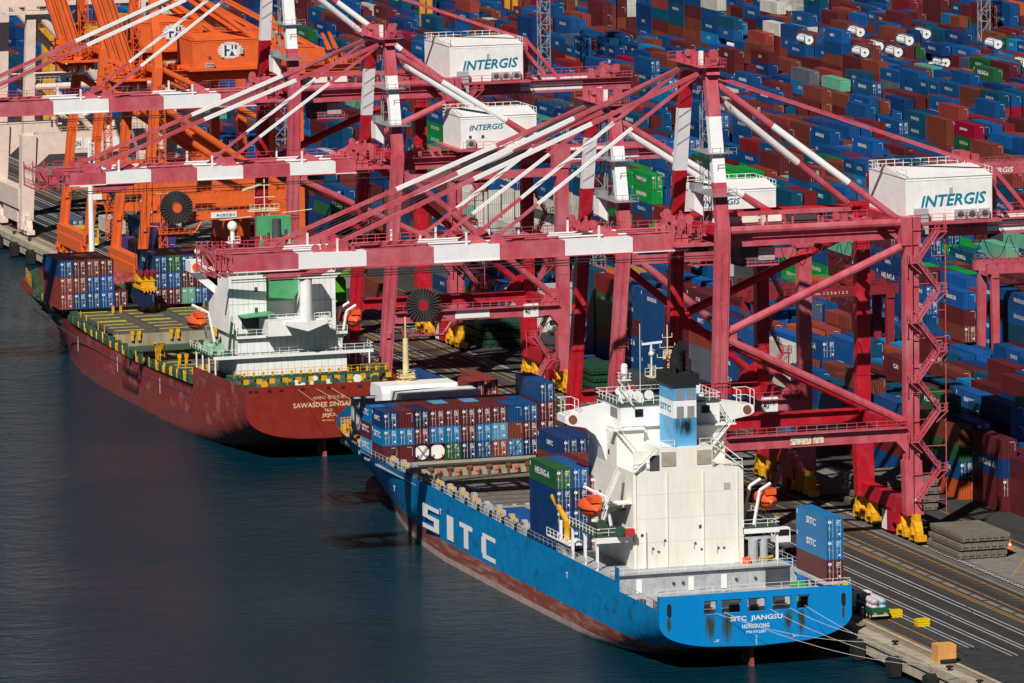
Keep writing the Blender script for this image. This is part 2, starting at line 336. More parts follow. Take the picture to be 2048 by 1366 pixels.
def zigzag(m,x0,x1,y,z0,z1,dz=4.4,wd=.9):
    z=z0;k=0
    while z+dz<=z1+.1:
        a,b=(x0,x1) if k%2==0 else (x1,x0)
        for yy in (y,y-wd):
            m.beam((a,yy,z),(b,yy,z+dz),.28,.16)
            m.beam((a,yy,z+1),(b,yy,z+dz+1),.09)
        for i in range(12):
            t=i/12; xx=a+(b-a)*t; m.box(xx-.12,xx+.12,y-wd,y,z+dz*t,z+dz*t+.06)
        s=1 if b>a else -1
        m.box(min(b,b+s*1.3),max(b,b+s*1.3),y-wd-.1,y+.1,z+dz-.05,z+dz+.08)
        m.rail([(b,y-wd-.1,z+dz),(b+s*1.3,y-wd-.1,z+dz),(b+s*1.3,y+.1,z+dz)],1.15,.6,.055)
        for yy in (y,y-wd):
            m.beam((a,yy,z+.55),(b,yy,z+dz+.55),.07)
            for q in (.15,.35,.55,.75,.95): xx=a+(b-a)*q; m.beam((xx,yy,z+dz*q),(xx,yy,z+dz*q+1.05),.08)
        m.beam((b+s*1.2,y,z+dz),(b+s*1.2,y,z+dz-2.2),.12); m.beam((b+s*1.2,y-wd,z+dz),(b-s*.6,y-wd,z+dz-1.6),.12)
        z+=dz;k+=1
def lattice(m,x,y,z0,z1,wd,step,r=.07,mi=0):
    c=[(x-wd/2,y-wd/2),(x+wd/2,y-wd/2),(x+wd/2,y+wd/2),(x-wd/2,y+wd/2)]
    for a in c: m.beam((a[0],a[1],z0),(a[0],a[1],z1),r*2,mi=mi)
    z=z0;k=0
    while z<z1-.1:
        zz=min(z+step,z1)
        for i in range(4):
            a=c[i];b=c[(i+1)%4]
            m.beam((a[0],a[1],zz),(b[0],b[1],zz),r*1.4,mi=mi)
            if k%2: a,b=b,a
            m.beam((a[0],a[1],z),(b[0],b[1],zz),r*1.3,mi=mi); 
        z=zz;k+=1
def clutter(m,x0,x1,y0,y1,z0,z1,n,mi=0,seed=1):
    r=random.Random(seed)
    for i in range(n):
        x=r.uniform(x0,x1);y=r.uniform(y0,y1);a=r.uniform(.2,.9);b=r.uniform(.2,.9);h=r.uniform(.3,1)*(z1-z0)
        if r.random()<.3: m.tube((x,y-.15,z0+h),(x,y+.15,z0+h),r.uniform(.35,.75),10,mi)
        else: m.box(x-a/2,x+a/2,y-b/2,y+b/2,z0,z0+h,mi)
def stay(parent,p,q,r,fr,name='forestay',ba=None,bb=None):
    m=MB(); p=Vector(p);q=Vector(q)
    for a,b_,mi in fr: m.beam(p.lerp(q,a),p.lerp(q,b_),r*2,r*1.5,mi)
    return m.build(name,[ba or PINK,bb or PWHT],parent)
def crane(kind,Y0,label,group='ship to shore gantry cranes'):
    A=kind=='A'; Of=kind=='O'
    P_=ORNG if Of else PINK; W_=ORNG if Of else PWHT
    t=thing('gantry_crane',(0,Y0,0),label,'crane',group)
    sp=20.5 if A else 19.5 if kind=='B' else 20.0
    g0,g1=(47.9,50.1) if A else (42.4,44.4) if kind=='B' else (42.5,44.6)
    ap=73.4 if A else 63.6 if kind=='B' else 66.
    xb,xt=(2.9,4.3) if A else (1.6,4.6) if kind=='B' else (1.8,6.0)
    XL=33.2; wl=2.0 if A else 1.9 if kind=='B' else 1.6
    F_=ORNG if Of else PRED
    pb0,pb1=(18.9,20.9) if A else (17.4,19.2) if kind=='B' else (16.6,18.2)
    zs=9.3
    def lx(z): 
        u=min(1,max(0,(z-8)/(g0-8))); return xb+(xt-xb)*u
    ya,yb=(5.,sp-5.) if A else (4.5,sp-4.5)
    # legs
    for k,(y,yt) in enumerate(((0,ya),(sp,yb))):
        m=MB()
        def leg(x0_,y0_,z0_,x1_,y1_,z1_,wx,wy,mi): 
            m.add([(x0_-wx/2,y0_-wy/2,z0_),(x0_+wx/2,y0_-wy/2,z0_),(x0_+wx/2,y0_+wy/2,z0_),(x0_-wx/2,y0_+wy/2,z0_),(x1_-wx/2,y1_-wy/2,z1_),(x1_+wx/2,y1_-wy/2,z1_),(x1_+wx/2,y1_+wy/2,z1_),(x1_-wx/2,y1_+wy/2,z1_)],[(0,3,2,1),(4,5,6,7),(0,1,5,4),(1,2,6,5),(2,3,7,6),(3,0,4,7)],mi)
        leg(lx(zs),y,zs-1.5,lx(g1+1.3),y,g1+1.3,wl,1.6,0)
        zz=[g1+1.3]+([58.,67.4] if A else [50.6,58.6] if kind=='B' else [55,62])+[ap]
        yy=[y+(yt-y)*(z-zz[0])/(ap-zz[0]) for z in zz]
        for i in range(3): leg(xt,yy[i],zz[i],xt,yy[i+1],zz[i+1],wl*.93,1.4,1 if i==1 and not Of else 0)
        for z in (pb1+4,pb1+12,g0-4): m.box(lx(z)-wl/2-.03,lx(z)+wl/2+.03,y-.83,y+.83,z,z+.12)
        m.rail([(lx(28)-1.3,y-1,28),(lx(28)+1.3,y-1,28)],1.1,1)
        for q in (-.55,-.3): m.beam((lx(10)+q,y-.86,10),(lx(g0)+q,y-.86,g0),.07)
        for z in np.arange(10,g0,1.2): m.box(lx(z)-.55,lx(z)-.3,y-.88,y-.84,z,z+.06)
        m.beam((lx(10)+.6,y-.88,10),(lx(g0)+.6,y-.88,g0),.1); m.box(lx(15)-.4,lx(15)+.4,y-1.1,y-.8,15,16)
        m.build('waterside_leg',[F_ if k else P_,W_],t)
        m=MB(); leg(XL,y,zs-1.5,XL,y,g1+1.6,wl*1.05,1.6,0); leg(XL+.3,y,zs-1.5,XL,y,pb0-3,wl*1.35,1.8,0)
        m.box(XL-1.6,XL+1.3,y-1,y+1,g0-.2,g1+1.7)
        for z in (pb1+5,pb1+13): m.box(XL-wl/2-.06,XL+wl/2+.06,y-.86,y+.86,z,z+.12)
        m.build('landside_leg',F_ if k else P_,t)
        # portal beam
        m=MB(); m.box(lx(pb0)+.5*wl,XL-.5*wl,y-.7,y+.7,pb0,pb1); m.prism([(XL-wl/2,pb0),(XL-wl/2-1.6,pb0),(XL-wl/2,pb0-1.8)],'y',y-.7,y+.7)
        if Of: m.box(lx(pb0)+.5*wl,XL-.5*wl,y-.7,y+.7,pb0+3.2,pb1+3.6)
        if not Of:
            if k==0: m.rail([(lx(pb0)+1,y-.9,pb1),(XL-1,y-.9,pb1)],1.1,1.5)
            m.box(lx(pb0)+1,XL-1,y-1.4,y-.7,pb1-.1,pb1+.02)
        if Of: m.rail([(lx(pb0)+1,y-.9,pb1+3.6),(XL-1,y-.9,pb1+3.6)],1.1,1.2); m.rail([(lx(pb0)+1,y-.9,pb1),(XL-1,y-.9,pb1)],1.3,1.2)
        m.build('portal_beam',F_ if k else P_,t)
        # braces
        m=MB(); r=.62 if A else .58
        if A:
            m.tube((lx(36)+.9,y,36.2),(XL-1,y,47.6),r,10); m.tube((lx(35)+.9,y,35.2),(XL-1,y,21.6),r,10)
            m.tube((lx(50)+.9,y,51),(XL-1.2,y,51),.62,10)
            m.prism([(lx(36)+.9,34),(lx(36)+2.4,34.7),(lx(36)+2.4,36.8),(lx(36)+.9,37.6)],'y',y-.3,y+.3)
        elif kind=='B':
            m.tube((lx(42)+.9,y,42.6),(XL-1.4,y,20.3),r,10); m.prism([(XL-1,19.2),(XL-4,19.2),(XL-2.6,21.4),(XL-1,22)],'y',y-.3,y+.3)
            m.beam((lx(42)+1,y,g0-.9),(XL-1,y,g0-.9),1.0,1.3)
        else:
            m.tube((lx(38)+.9,y,38.6),(XL-1,y,20.6),r*1.2,10); m.tube((lx(50)+.5,y,g1+1),(XL-8,y,g1-9),r,10)
        m.build('brace',F_ if k else P_,t,smooth=False)
        # backstay
        m=MB(); p=Vector((xt+.6,yt,ap-1.2)); q=Vector((XL-2.2,y if A else y*.8+1.5,g1+1.6))
        fr=((0,.32,0),(.32,.74,1),(.74,1,0)) if (k==0) else ((0,.2,0),(.2,.68,1),(.68,1,0))
        for a,b_,mi in fr: m.tube(p.lerp(q,a),p.lerp(q,b_),.52,10,mi)
        m.build('backstay',[P_,W_],t)
    # sill beams, cross beams, bogies
    for x,nm in ((xb,'w'),(XL+.2,'l')):
        m=MB(); m.box(x-.9,x+.9,-.8,sp+.8,zs-1.6,zs+.6)
        if Of: m.box(x-1.1,x+1.1,.8,sp-.8,zs-3.2,zs-.9)
        m.box(x-1.0,x+1.0,3.2,6.4,zs-3.4,zs-1.6); m.box(x-.7,x+.7,7,9,G+.6,zs-1.6)
        m.build('sill_beam',F_,t)
        bogie(t,x,1.0,mt=ORNG if Of else None); bogie(t,x,sp-1.0,mt=ORNG if Of else None)
        m=MB(); m.box(x-.6,x+.6,9.3,11.4,G+.5,G+3.4); m.build('electrical_box',WHT,t)
    m=MB(); m.box(XL-.8,XL+.8,.8,sp-.8,g1-.3,g1+1.3); m.box(xt-.8,xt+.8,.7,sp-.7,g1+.2,g1+1.4); m.box(XL-.6,XL+.6,.8,sp-.8,pb0+.2,pb1-.1); m.build('cross_beam',F_,t)
    # apex
    m=MB(); m.prism([(ya-1.6,ap),(yb+1.6,ap),(yb+1,ap+1.1),(ya-1,ap+1.1)],'x',xt-1.0,xt+1.0); m.box(xt-2.2,xt+1.8,ya-2,yb+2,ap+1.1,ap+1.2)
    m.rail([(xt-2.2,ya-2,ap+1.2),(xt+1.8,ya-2,ap+1.2),(xt+1.8,yb+2,ap+1.2),(xt-2.2,yb+2,ap+1.2)],1.1,1.2)
    clutter(m,xt-1.8,xt+1.4,ya-1.5,yb+1.5,ap+1.2,ap+2.9,26,0,5); m.beam((xt,ya,ap+1),(xt,ya,ap+3.6),.12); m.box(xt-.9,xt-.3,ya+2,ya+2.5,ap+1.2,ap+3.2,1)
    m.build('apex_beam',[P_,WHT],t)
    # girders with walkways
    yg=((sp/2-4.2),(sp/2+4.2)); xr=68 if A else 53 if kind=='B' else 47
    for y in yg:
        m=MB(); m.box(xt+2.6,xr,y-.6,y+.6,g0,g1)
        for x in np.arange(xt+5,xr-2,3.1): m.box(x,x+.06,y-.63,y-.6,g0+.1,g1-.9)
        m.box(xt+1.2,xt+2.6,y-.5,y+.5,g0+.7,g1); m.box(xt+2.6,xr,y-.95,y-.6,g1-.95,g1-.85)
        if not Of:
            a,b_=(47.4,62.6) if A else (34.2,48.6); m.box(a,b_,y-.62,y+.62,g0+.45,g1-.35,1)
        m.build('girder',[P_,W_],t)
    m=MB()
    for yy in (yg[0]-1.5,): 
        m.box(xt+2,xr,yy-.0,yy+.9,g1,g1+.08); m.rail([(xt+2,yy,g1+.05),(xr,yy,g1+.05)],1.1,1.6)
    m.rail([(xt+2,yg[1]+.9,g1),(xr,yg[1]+.9,g1)],1.1,1.6)
    for x in range(int(xt+6),int(xr),5): m.box(x-.2,x+.2,yg[0],yg[1],g0+.3,g0+.8)
    m.build('walkway',P_,t)
    # machinery at the hinge and on the girder
    m=MB(); clutter(m,-1.5,xt+2.5,yg[0]-1,yg[1]+1,g1-.5,g1+2.6,46,0,9); m.rail([(-2,yg[0]-1.8,g1+.3),(xt+4,yg[0]-1.8,g1+.3)],1.1,1)
    m.box(-1.5,xt+2.6,yg[0]-1.8,yg[1]+1.8,g0+.5,g0+.9); clutter(m,xt+4,XL-4,yg[0]+.8,yg[1]-.8,g1,g1+1.2,18,0,3); m.build('hinge_machinery',P_,t)
    # ladder tower between the upper legs
    if not Of:
        m=MB(); lattice(m,xt+.4,ya+3.4,g1+1,ap-1,1.3,2.2,.05)
        for z in (g1+6,g1+12): m.box(xt-1.8,xt+1.9,-1 if z<g1+7 else 1,ya+4,z,z+.1); m.rail([(xt-1.8,-1,z),(xt+1.9,-1,z)],1.1,1)
        m.rail([(xt-1.6,ya+1,ap-3),(xt+1.8,ya+1,ap-3)],1.1,1); m.build('ladder_tower',GRY,t)
        m=MB(); m.prism([(xt-1.6,g1+3.2),(xt-.1,g1+2.2),(xt-.1,g1+6),(xt-1.6,g1+6)],'y',ya+3,ya+5.6); m.box(xt-1.5,xt-.2,ya+3.2,ya+5.4,g1+6,g1+6.9,1); m.build('electrical_cabinet',[WHT,GRY],t)
    # boom
    if kind!='O':
        hx=.9 if A else .2
        if A: bands=[0.9,-7.6,-17.9,-27.8,-37.7,-47.8,-57.9,-67.9]; cl=[0,1,0,1,0,1,0]
        else: bands=[.9,-4.8,-12.7,-20.8,-28.7,-36.6,-44.3,-50.8]; cl=[0,1,0,1,0,1,0]
        for y in yg:
            m=MB()
            for i in range(len(cl)):
                m.box(bands[i+1],bands[i],y-.6,y+.6,g0,g1,cl[i]); m.box(bands[i+1],bands[i],y-.72,y-.6,g0-.12,g0+.02,0 if i%3 else 1)
            m.build('boom_girder',[P_,W_],t)
        tp=bands[-1]
        m=MB()
        for i in range(len(cl)):
            a,b_=bands[i+1],bands[i]
            for x in np.linspace(a+1,b_-1,3): m.box(x-.25,x+.25,yg[0]+.6,yg[1]-.6,g0+.9,g1-.3,0)
            m.box(a,b_,yg[0]+.7,yg[0]+1.7,g1-.12,g1-.02,cl[i])
            for yy in (yg[0]+2.4,yg[1]-1.2): m.tube((a,yy,g1+.15),(b_,yy,g1+.15),.16,6,cl[i])
        for x in ([-12.6,-32.7,-52] if A else [-10.5,-26,-42]): 
            m.beam((x,yg[0]-.2,g1),(x,yg[0]-.2,g1+1.9),.28,.28,1); m.beam((x-2.1,yg[1]-.3,g1),(x-2.1,yg[1]-.3,g1+1.9),.28,.28,1)
            m.prism([(x+1,g1),(x+4,g1),(x+2.6,g1+.9)],'y',yg[0]+1.8,yg[1]-.8,0)
        m.rail([(tp,yg[1]+.9,g1),(0,yg[1]+.9,g1)],1.1,1.7); m.box(tp,0,yg[1]+.3,yg[1]+1,g1-.04,g1+.04)
        m.build('boom_walkway',[P_,W_],t)
        m=MB(); m.box(tp-.3,tp,yg[0]-.6,yg[1]+.6,g0+.2,g1); 
        TL=2.4 if A else 5.0
        for x in (tp-TL*.33,tp-TL*.7,tp-TL):
            for y in (yg[0]-.9,yg[1]+.9): m.beam((x,y,g0-.6),(x,y,g1+1.3),.18)
            m.beam((x,yg[0]-.9,g0-.6),(x,yg[1]+.9,g0-.6),.18); m.beam((x,yg[0]-.9,g1+.4),(x,yg[1]+.9,g1+.4),.18)
        m.rail([(tp,yg[0]-1,g1-.5),(tp-TL,yg[0]-1,g1-.5),(tp-TL,yg[1]+1,g1-.5),(tp,yg[1]+1,g1-.5)],1.2,1); m.rail([(tp,yg[0]-1,g0-.6),(tp-TL,yg[0]-1,g0-.6),(tp-TL,yg[1]+1,g0-.6)],1.2,1)
        m.beam((tp,yg[0],g1),(tp-TL,yg[0],g0-.6),.2); m.beam((tp,yg[0],g0),(tp-TL,yg[0],g1+.4),.2)
        for y in (yg[0]-.5,yg[1]-1.5): m.tube((tp-TL*.5,y-.2,g0+1.0),(tp-TL*.5,y+.2,g0+1.0),.95,14)
        m.prism([(tp+4,g0),(tp+12,g0),(tp+9,g0-1.5),(tp+6,g0-1.5)],'y',yg[0]-.4,yg[0]+.1)
        m.build('boom_tip',P_,t)
        # forestays
        fx=(-52.6,-28) if A else (-46,-23)
        for y,yt in ((yg[0]+.2,ya+1),(yg[1]-.2,yb-1)):
            for x in fx:
                for dy in (0,):
                    far=x==fx[0]
                    fr=((0,.3,0),(.3,.62,1),(.62,1,0)) if far else ((0,.34,0),(.34,.8,1),(.8,1,0))
                    stay(t,(xt-1,yt+dy,ap+.2),(x,y+dy,g1+.9),.36 if far else .27,fr)
            m=MB()
            for x in fx: m.prism([(x-1.2,g1),(x+1.6,g1),(x+.4,g1+1.5),(x-.4,g1+1.5)],'y',y-.25,y+.25)
            clutter(m,fx[0]-3,fx[0]+3,y-.5,y+.5,g1,g1+1.4,8,0,int(y)); m.build('stay_lug',P_,t)
        m=MB()
        for i in range(4): m.path([(xt-1,sp/2-1.5+i,ap+1),(fx[0]+i*2,sp/2-1.5+i,g1+1.4)],.05,4)
        m.path([(tp,yg[0]-.7,g0-1.1),(8,yg[0]-.7,g0-1.0)],.08,4); m.path([(tp,yg[0]-.4,g0-1.5),(8,yg[0]-.4,g0-1.4)],.05,4)
        m.build('hoist_rope',CABL,t)
    else:
        for y in yg:
            m=MB(); d=Vector((-5.0,0,16.6))*2.2; p=Vector((xt-3.6,y,g0+1)); m.beam(p,p+d,2.2,1.5,up=(0,1,0)); m.beam(p+Vector((-1.4,-.9,1)),p+d+Vector((-1.4,-.9,0)),.3); m.beam(p+Vector((.5,-.85,1)),p+d+Vector((.5,-.85,0)),.12,mi=1); m.beam(p+Vector((-.4,-.82,1)),p+d+Vector((-.4,-.82,0)),.1,mi=1)
            for i in range(16): m.beam(p+d*(i/16)+Vector((1.2,-.9,0)),p+d*(i/16)+Vector((1.9,-.9,.5)),.15)
            m.build('raised_boom_girder',[P_,CABL],t)
        m=MB(); clutter(m,-1,xt+1,yg[0]-1,yg[1]+1,g0-1.5,g0+3,40,0,2); 
        for s in range(5):
            pts=[(1.2+s*.35+1.2*math.cos(a),yg[0]-1.2,g0-.2+1.7*math.sin(a)) for a in np.linspace(math.pi,2*math.pi,9)]; m.path(pts,.09,5,1)
        lattice(m,xt-2.9,yg[0]-1,g0+2,g0+24,1.6,2.2,.07)
        m.build('boom_foot',[P_,CABL],t)
    # machine house
    hx0,hx1,hy0,hy1,hz0,hz1=(33.4,46.9,2.2,17.6,50.75,57.1) if A else (16.3,29.6,2.2,12.4,45.9,51.2) if kind=='B' else (13.2,26.2,1.6,13,45.2,50.4)
    HM=WHT if not Of else P_
    h=MB(); h.box(hx0,hx1,hy0,hy1,hz0,hz1); h.prism([(hy0-.12,hz1),(hy1+.12,hz1),((hy0+hy1)/2,hz1+1.0)],'x',hx0-.12,hx1+.12)
    for i in range(1,9): x=hx0+(hx1-hx0)*i/9; h.box(x-.03,x+.03,hy0-.03,hy0,hz0+.2,hz1-.3)
    h.box(hx0-.05,hx1+.05,hy0-.05,hy0,hz1-.4,hz1-.32)
    ho=h.build('machine_house',HM,t)
    m=MB(); m.box(hx0-1,hx1+1,hy0-1.3,hy1+1,hz0-.45,hz0-.02); m.rail([(hx0,hy0-1.25,hz0),(hx1+.9,hy0-1.25,hz0),(hx1+.9,hy1,hz0)],1.1,1.6)
    for x in np.arange(hx0,hx1,2.4): m.beam((x,hy0-1.2,hz0-.3),(x,hy0-.1,hz0-1.3),.15)
    m.build('house_platform',P_,t)
    m=MB(); m.rail([(hx0,hy0,hz1),(hx0,hy1,hz1),(hx1,hy1,hz1),(hx1,hy0,hz1)] ,1.15,1.3)
    if A: m.rail([(hx0+.2,hy0+.1,hz1),(hx0+.2,hy0+.1,hz1)],1.1,1)
    m.build('roof_railing',HM,ho)
    if not Of:
        m=MB()
        for i,x in enumerate((hx1-1.4,hx1-3.4,hx1-5.2) if A else (hx0+1.6,)): m.box(x-.75,x+.75,hy0-.75,hy0-.05,hz0+.1,hz0+1.5); m.tube((x,hy0-.79,hz0+.8),(x,hy0-.75,hz0+.8),.5,14,1)
        m.build('air_conditioner',[LGRY,DGRY],ho)
        if A: lettering('INTERGIS',(hx0+2.35,hy0-.06,hz0+1.95),(1,0,.03),(0,0,1),10.2,1.75,TEAL_TXT,ho,bold=.022,shear=.22)
        else: lettering('INTERGIS',(hx0+1.5,hy0-.06,hz0+2.9),(1,0,.03),(0,0,1),6.0,.95,TEAL_TXT,ho,bold=.016,shear=.22)
        m=MB()
        for x in ((hx0+6.8,) if A else (hx0+1.4,hx0+3.6,hx0+9.8)): m.box(x,x+.5,hy0-.05,hy0,hz0+1.6 if not A else hz1-2.6,hz0+2.1 if not A else hz1-1.6)
        m.build('window',LGRY if A else DGRY,ho)
        if A:
            m=MB(); m.box(hx0+1.2,hx0+3.1,hy0-1.2,hy0-.1,hz0-1.8,hz0+1.9); m.build('lift_cabin',LGRY,t)
            m=MB(); x=48.6 
            for y in (yg[0],yg[1]):
                m.beam((x,y,g1),(x,y,g1+7.6),.7); m.beam((x,y,g1+7.4),(x+6.2,y,g1+.1),.6); m.beam((x,y,g1+7),(x-3.5,y,g1+3),.5)
            m.beam((x,yg[0],g1+7.4),(x,yg[1],g1+7.4),.5); m.build('rear_post',P_,t)
            for y,yt in ((yg[0],ya),(yg[1],yb)): stay(t,(xt+.8,yt,ap-.3),(x,y,g1+7.4),.27,((0,.5,0),(.5,1,0)),'rear_stay')
            m=MB(); clutter(m,xr-5,xr,yg[0]-.4,yg[1]+.4,g1,g1+1.8,18,0,4); m.rail([(xr-6,yg[0]-1.2,g1),(xr,yg[0]-1.2,g1)],1.1,1); m.prism([(xr-9,g0),(xr-6,g0+.6),(xr,g0+.6),(xr,g1),(xr-9,g1)],'y',yg[0]-.63,yg[0]+.63); m.build('counterweight',P_,t)
            m=MB(); m.box(7,18,yg[0]+1.5,yg[1]-1.5,g1+.1,g1+.3); m.box(8.4,12.4,yg[0]+1.4,yg[0]+3.4,g1+.4,g1+2.1,1); m.box(13.4,16,yg[0]+1.4,yg[0]+3.2,g1+.4,g1+2,1); m.box(17.4,21.8,yg[0]+1.4,yg[0]+3.4,g1+.3,g1+1.6,2); m.box(5.8,26,yg[0]-1,yg[0]-.2,g1+2.3,g1+2.9,0)
            for x in (9,13,17,21,25): m.beam((x,yg[0]-.6,g1),(x,yg[0]-.6,g1+2.3),.25)
            m.build('trolley_hoist',[P_,CRMW,DGRY],t)
        # cab under the girder
        cx=12 if A else 20
        m=MB(); m.box(cx-2.6,cx+2.6,sp/2-3.2,sp/2+1,g0-2.9,g0-.1,0); m.box(cx+.2,cx+2.7,sp/2-3.4,sp/2-3.1,g0-2.3,g0-.4,1); m.box(cx-2.9,cx+3.1,sp/2-4,sp/2+1,g0-3.05,g0-2.9,2); m.rail([(cx-2.9,sp/2-4,g0-3),(cx+3.1,sp/2-4,g0-3)],1.1,1.2,mi=2)
        m.build('operator_cab',[DGRY,LGRY,P_],t)
        m=MB()
        for i in range(9 if A else 6):
            x=cx+3+i*2.3; d=2.2+.9*math.sin(i*2.1)
            m.path([(x+2.1*s,yg[0]-.9,g0-.2-d*(1-(2*s-1)**2)) for s in np.linspace(0,1,9)],.06,4)
        for i in range(5):
            x=XL+5+i*4.2; m.path([(x+4*s,yg[0]-.9,g0-.2-3.4*(1-(2*s-1)**2)) for s in np.linspace(0,1,9)],.06,4)
        m.build('festoon_cable',CABL,t)
    else:
        m=MB(); x,y,z=hx0+7.3,hy0-.05,hz0+3.2
        for i in range(13):
            zz=(i-6)*.24; wd_=2.2*math.sqrt(max(0,1-(zz/1.62)**2))+(.25 if i%2 else 0); m.box(x-wd_,x+wd_,y-.02,y+.02,z+zz-.09,z+zz+.09,0)
        m.box(x-1.5,x+1.35,y-.03,y-.0,z-1.05,z+1.05,0)
        yy=(y-.07,y-.04)
        m.box(x-1.1,x-.7,*yy,z-1,z+1,1); m.box(x-.7,x-.1,*yy,z-.15,z+.2,1); m.box(x+.3,x+.6,*yy,z+.2,z+1,1); m.box(x+.95,x+1.3,*yy,z+.2,z+1,1); m.prism([(x-.1,z-1),(x+.9,z-1),(x+.35,z+.0)],'y',yy[0],yy[1],1)
        m.build('emblem',[WTXT,mat('emblem_dark_blue',(.02,.05,.12))],ho)
        m=MB(); m.box(hx0+3.1,hx0+3.6,hy0-.06,hy0,hz0+1.6,hz0+2.2); m.box(hx0+5.6,hx0+6.1,hy0-.06,hy0,hz0+1.6,hz0+2.2); m.box(hx0+2.4,hx0+4.0,hy0-.9,hy0-.05,hz0,hz0+1.0,1); m.box(hx0+9.2,hx0+9.8,hy0-.5,hy0,hz0+2.5,hz0+3.5,1); m.build('window',[DGRY,LGRY],ho)
        m=MB(); clutter(m,27,46,yg[0]-.5,yg[1]+.5,g1,g1+2.4,34,0,8); m.box(28,40,yg[0]-1,yg[1]+1,g1+.2,g1+3.2); 
        for z in (g0-2.2,g0-4.2): m.box(27,44,yg[0]-.4,yg[0]+.4,z,z+.8)
        for s in (0,1.8): m.prism([(40+s,g1+3),(41+s,g1+3),(39.4+s,g1+6.2),(38.9+s,g1+6.2)],'y',3+s,3.6+s)
        m.build('rear_machinery',P_,t)
        for y,yt in ((yg[0],ya),(yg[1],yb)): stay(t,(xt+.8,yt,ap-.3),(39,y,g1+3.2),.3,((0,1,0),),'rear_stay',P_,P_); stay(t,(xt+.8,yt,ap-2.3),(30,y,g1+3.2),.62,((0,1,0),),'rear_stay',P_,P_)
    # stairs on the near landside leg
    m=MB()
    if A:
        zigzag(m,33.5,36.9,-1.2,10,52,4.4,1.1)
        for x in (33.0,38.2): m.beam((x,-1.3,8),(x,-1.3,52),.12)
        for z in range(10,52,4): m.beam((33.0,-1.25,z),(38.2,-1.25,z),.1)
    elif kind=='B': zigzag(m,27.5,30,-1.2,6,14,4); zigzag(m,34.4,36.6,sp+.5,10,40)
    else: lattice(m,lx(30)+1.8,-.4,9,g0,1.3,1.7,.07)
    m.build('stairway',P_,t)
    if kind!='A':
        rx=8.0 if kind=='B' else 8.6; rz=pb1+1.2; rr=3.15 if kind=='B' else 3.5
        m=MB(); m.tube((rx,-2.2,rz),(rx,-1.2,rz),rr*.88,28); m.tube((rx,-2.3,rz),(rx,-2.2,rz),rr*.3,16,1)
        for i in range(28):
            a=2*math.pi*i/28; m.beam((rx+.25*rr*math.cos(a),-2.35,rz+.25*rr*math.sin(a)),(rx+rr*math.cos(a),-2.35,rz+rr*math.sin(a)),.09,mi=2)
        m.build('cable_reel',[mat('reel_dark',(.022,.02,.022),.7),F_,mat('reel_spoke',(.09,.08,.08),.6)],t)
        m=MB(); z=pb0-2.2; m.path([(lx(15)+.8,-1.5,pb0-.6),(rx-3.6,-1.5,pb0-.8),(rx-3,-1.5,z),(rx+3.6,-1.5,z),(rx+5,-1.5,pb0-.2)],.22,4); m.rail([(rx-3,-2,z),(rx+3.6,-2,z)],1.1,1)
        m.build('reel_platform',P_,t)
    if kind=='B':
        m=MB(); m.box(14,20,-.82,-.72,pb0+.25,pb1-.2); m.build('blank_panel',WTXT,t)
        m=MB(); m.box(26,28.6,-.84,-.72,pb0-.1,pb1+.35); so_=m.build('load_sign',WTXT,t); lettering('40',(26.2,-.88,pb0+.35),(1,0,0),(0,0,1),.95,1.05,mat('sign_black',(.02,.02,.02)),so_); lettering('t 톤',(27.3,-.88,pb0+.9),(1,0,0),(0,0,1),.9,.55,MT['sign_black'],so_)
    if kind=='A':
        m=MB(); m.box(14.2,17.4,-.84,-.72,pb0+.35,pb1-.35); m.box(17.7,19.3,-.84,-.72,pb0+.4,pb1-.4); m.build('rusty_sign',mat('rusty_white',(.7,.66,.55),.7,dirt=.9,dirtcol=(.5,.16,.04),scale=2.2,thr=(.48,.6)),t)
        lettering('141',(33.0,-1.05,9.8),(1,0,0),(0,0,1),.9,.5,WTXT,t,'leg_number')
    if Of:
        m=MB(); m.box(15.6,20.6,-.84,-.72,pb0+.3,pb1-.2); sg=m.build('sign_panel',WTXT,t); lettering('부산항만공사',(16.6,-.88,pb0+.5),(1,0,0),(0,0,1),3.7,.6,TEAL_TXT,sg)
    return t
cA=crane('A',73,'nearest red and white gantry crane, its portal standing over the blue ship stern quay')
cA2=dup(cA,(0,301,0),'red gantry crane behind the red ship house, its white machine house topmost in the photo')
cB=crane('B',239,'red gantry crane reaching over the red ship bow, white machine house between its legs')
cB2=dup(cB,(0,119,0),'red gantry crane tucked close behind the nearest one, its white house half hidden')
cO=crane('O',402,'orange gantry crane with raised boom, nearer of the two, oval emblem in full sun','ship to shore gantry cranes')
cO2=dup(cO,(0,443,0),'orange gantry crane with raised boom, further left of the two, emblem in shade')
# cream crane at the left edge
t=thing('gantry_crane',(0,497,0),'cream gantry crane at the left edge with boards reading TON and SWL','crane','ship to shore gantry cranes')
for y in (0,23):
    m=MB(); m.beam((2.6,y,5),(3.4,y,24),2.4,2.4,w2=2.9,h2=2.9); m.beam((3.4,y,24),(4.6,y,50),2.2,1.8,w2=1.8,h2=1.6); m.build('waterside_leg',CREM,t)
    m=MB(); m.beam((33,y,5),(33,y,50),2.2,1.8); m.build('landside_leg',CREM,t)
    m=MB(); m.box(4.7,32,y-.8,y+.8,20,24.3); m.prism([(4.7,20),(7.5,20),(4.7,17.5)],'y',y-.8,y+.8); m.build('portal_beam',CREM,t)
    m=MB(); m.tube((4,y,33.6),(32,y,33.6),.7,10); m.tube((5,y,49.5),(18,y,35),.8,10); m.tube((9,y,33),(17,y,24.4),.6,10); m.tube((32,y,33),(20,y,24.4),.6,10); m.build('brace',CREM,t)
    bogie(t,2.5,y,mt=CREM); bogie(t,33,y,mt=CREM)
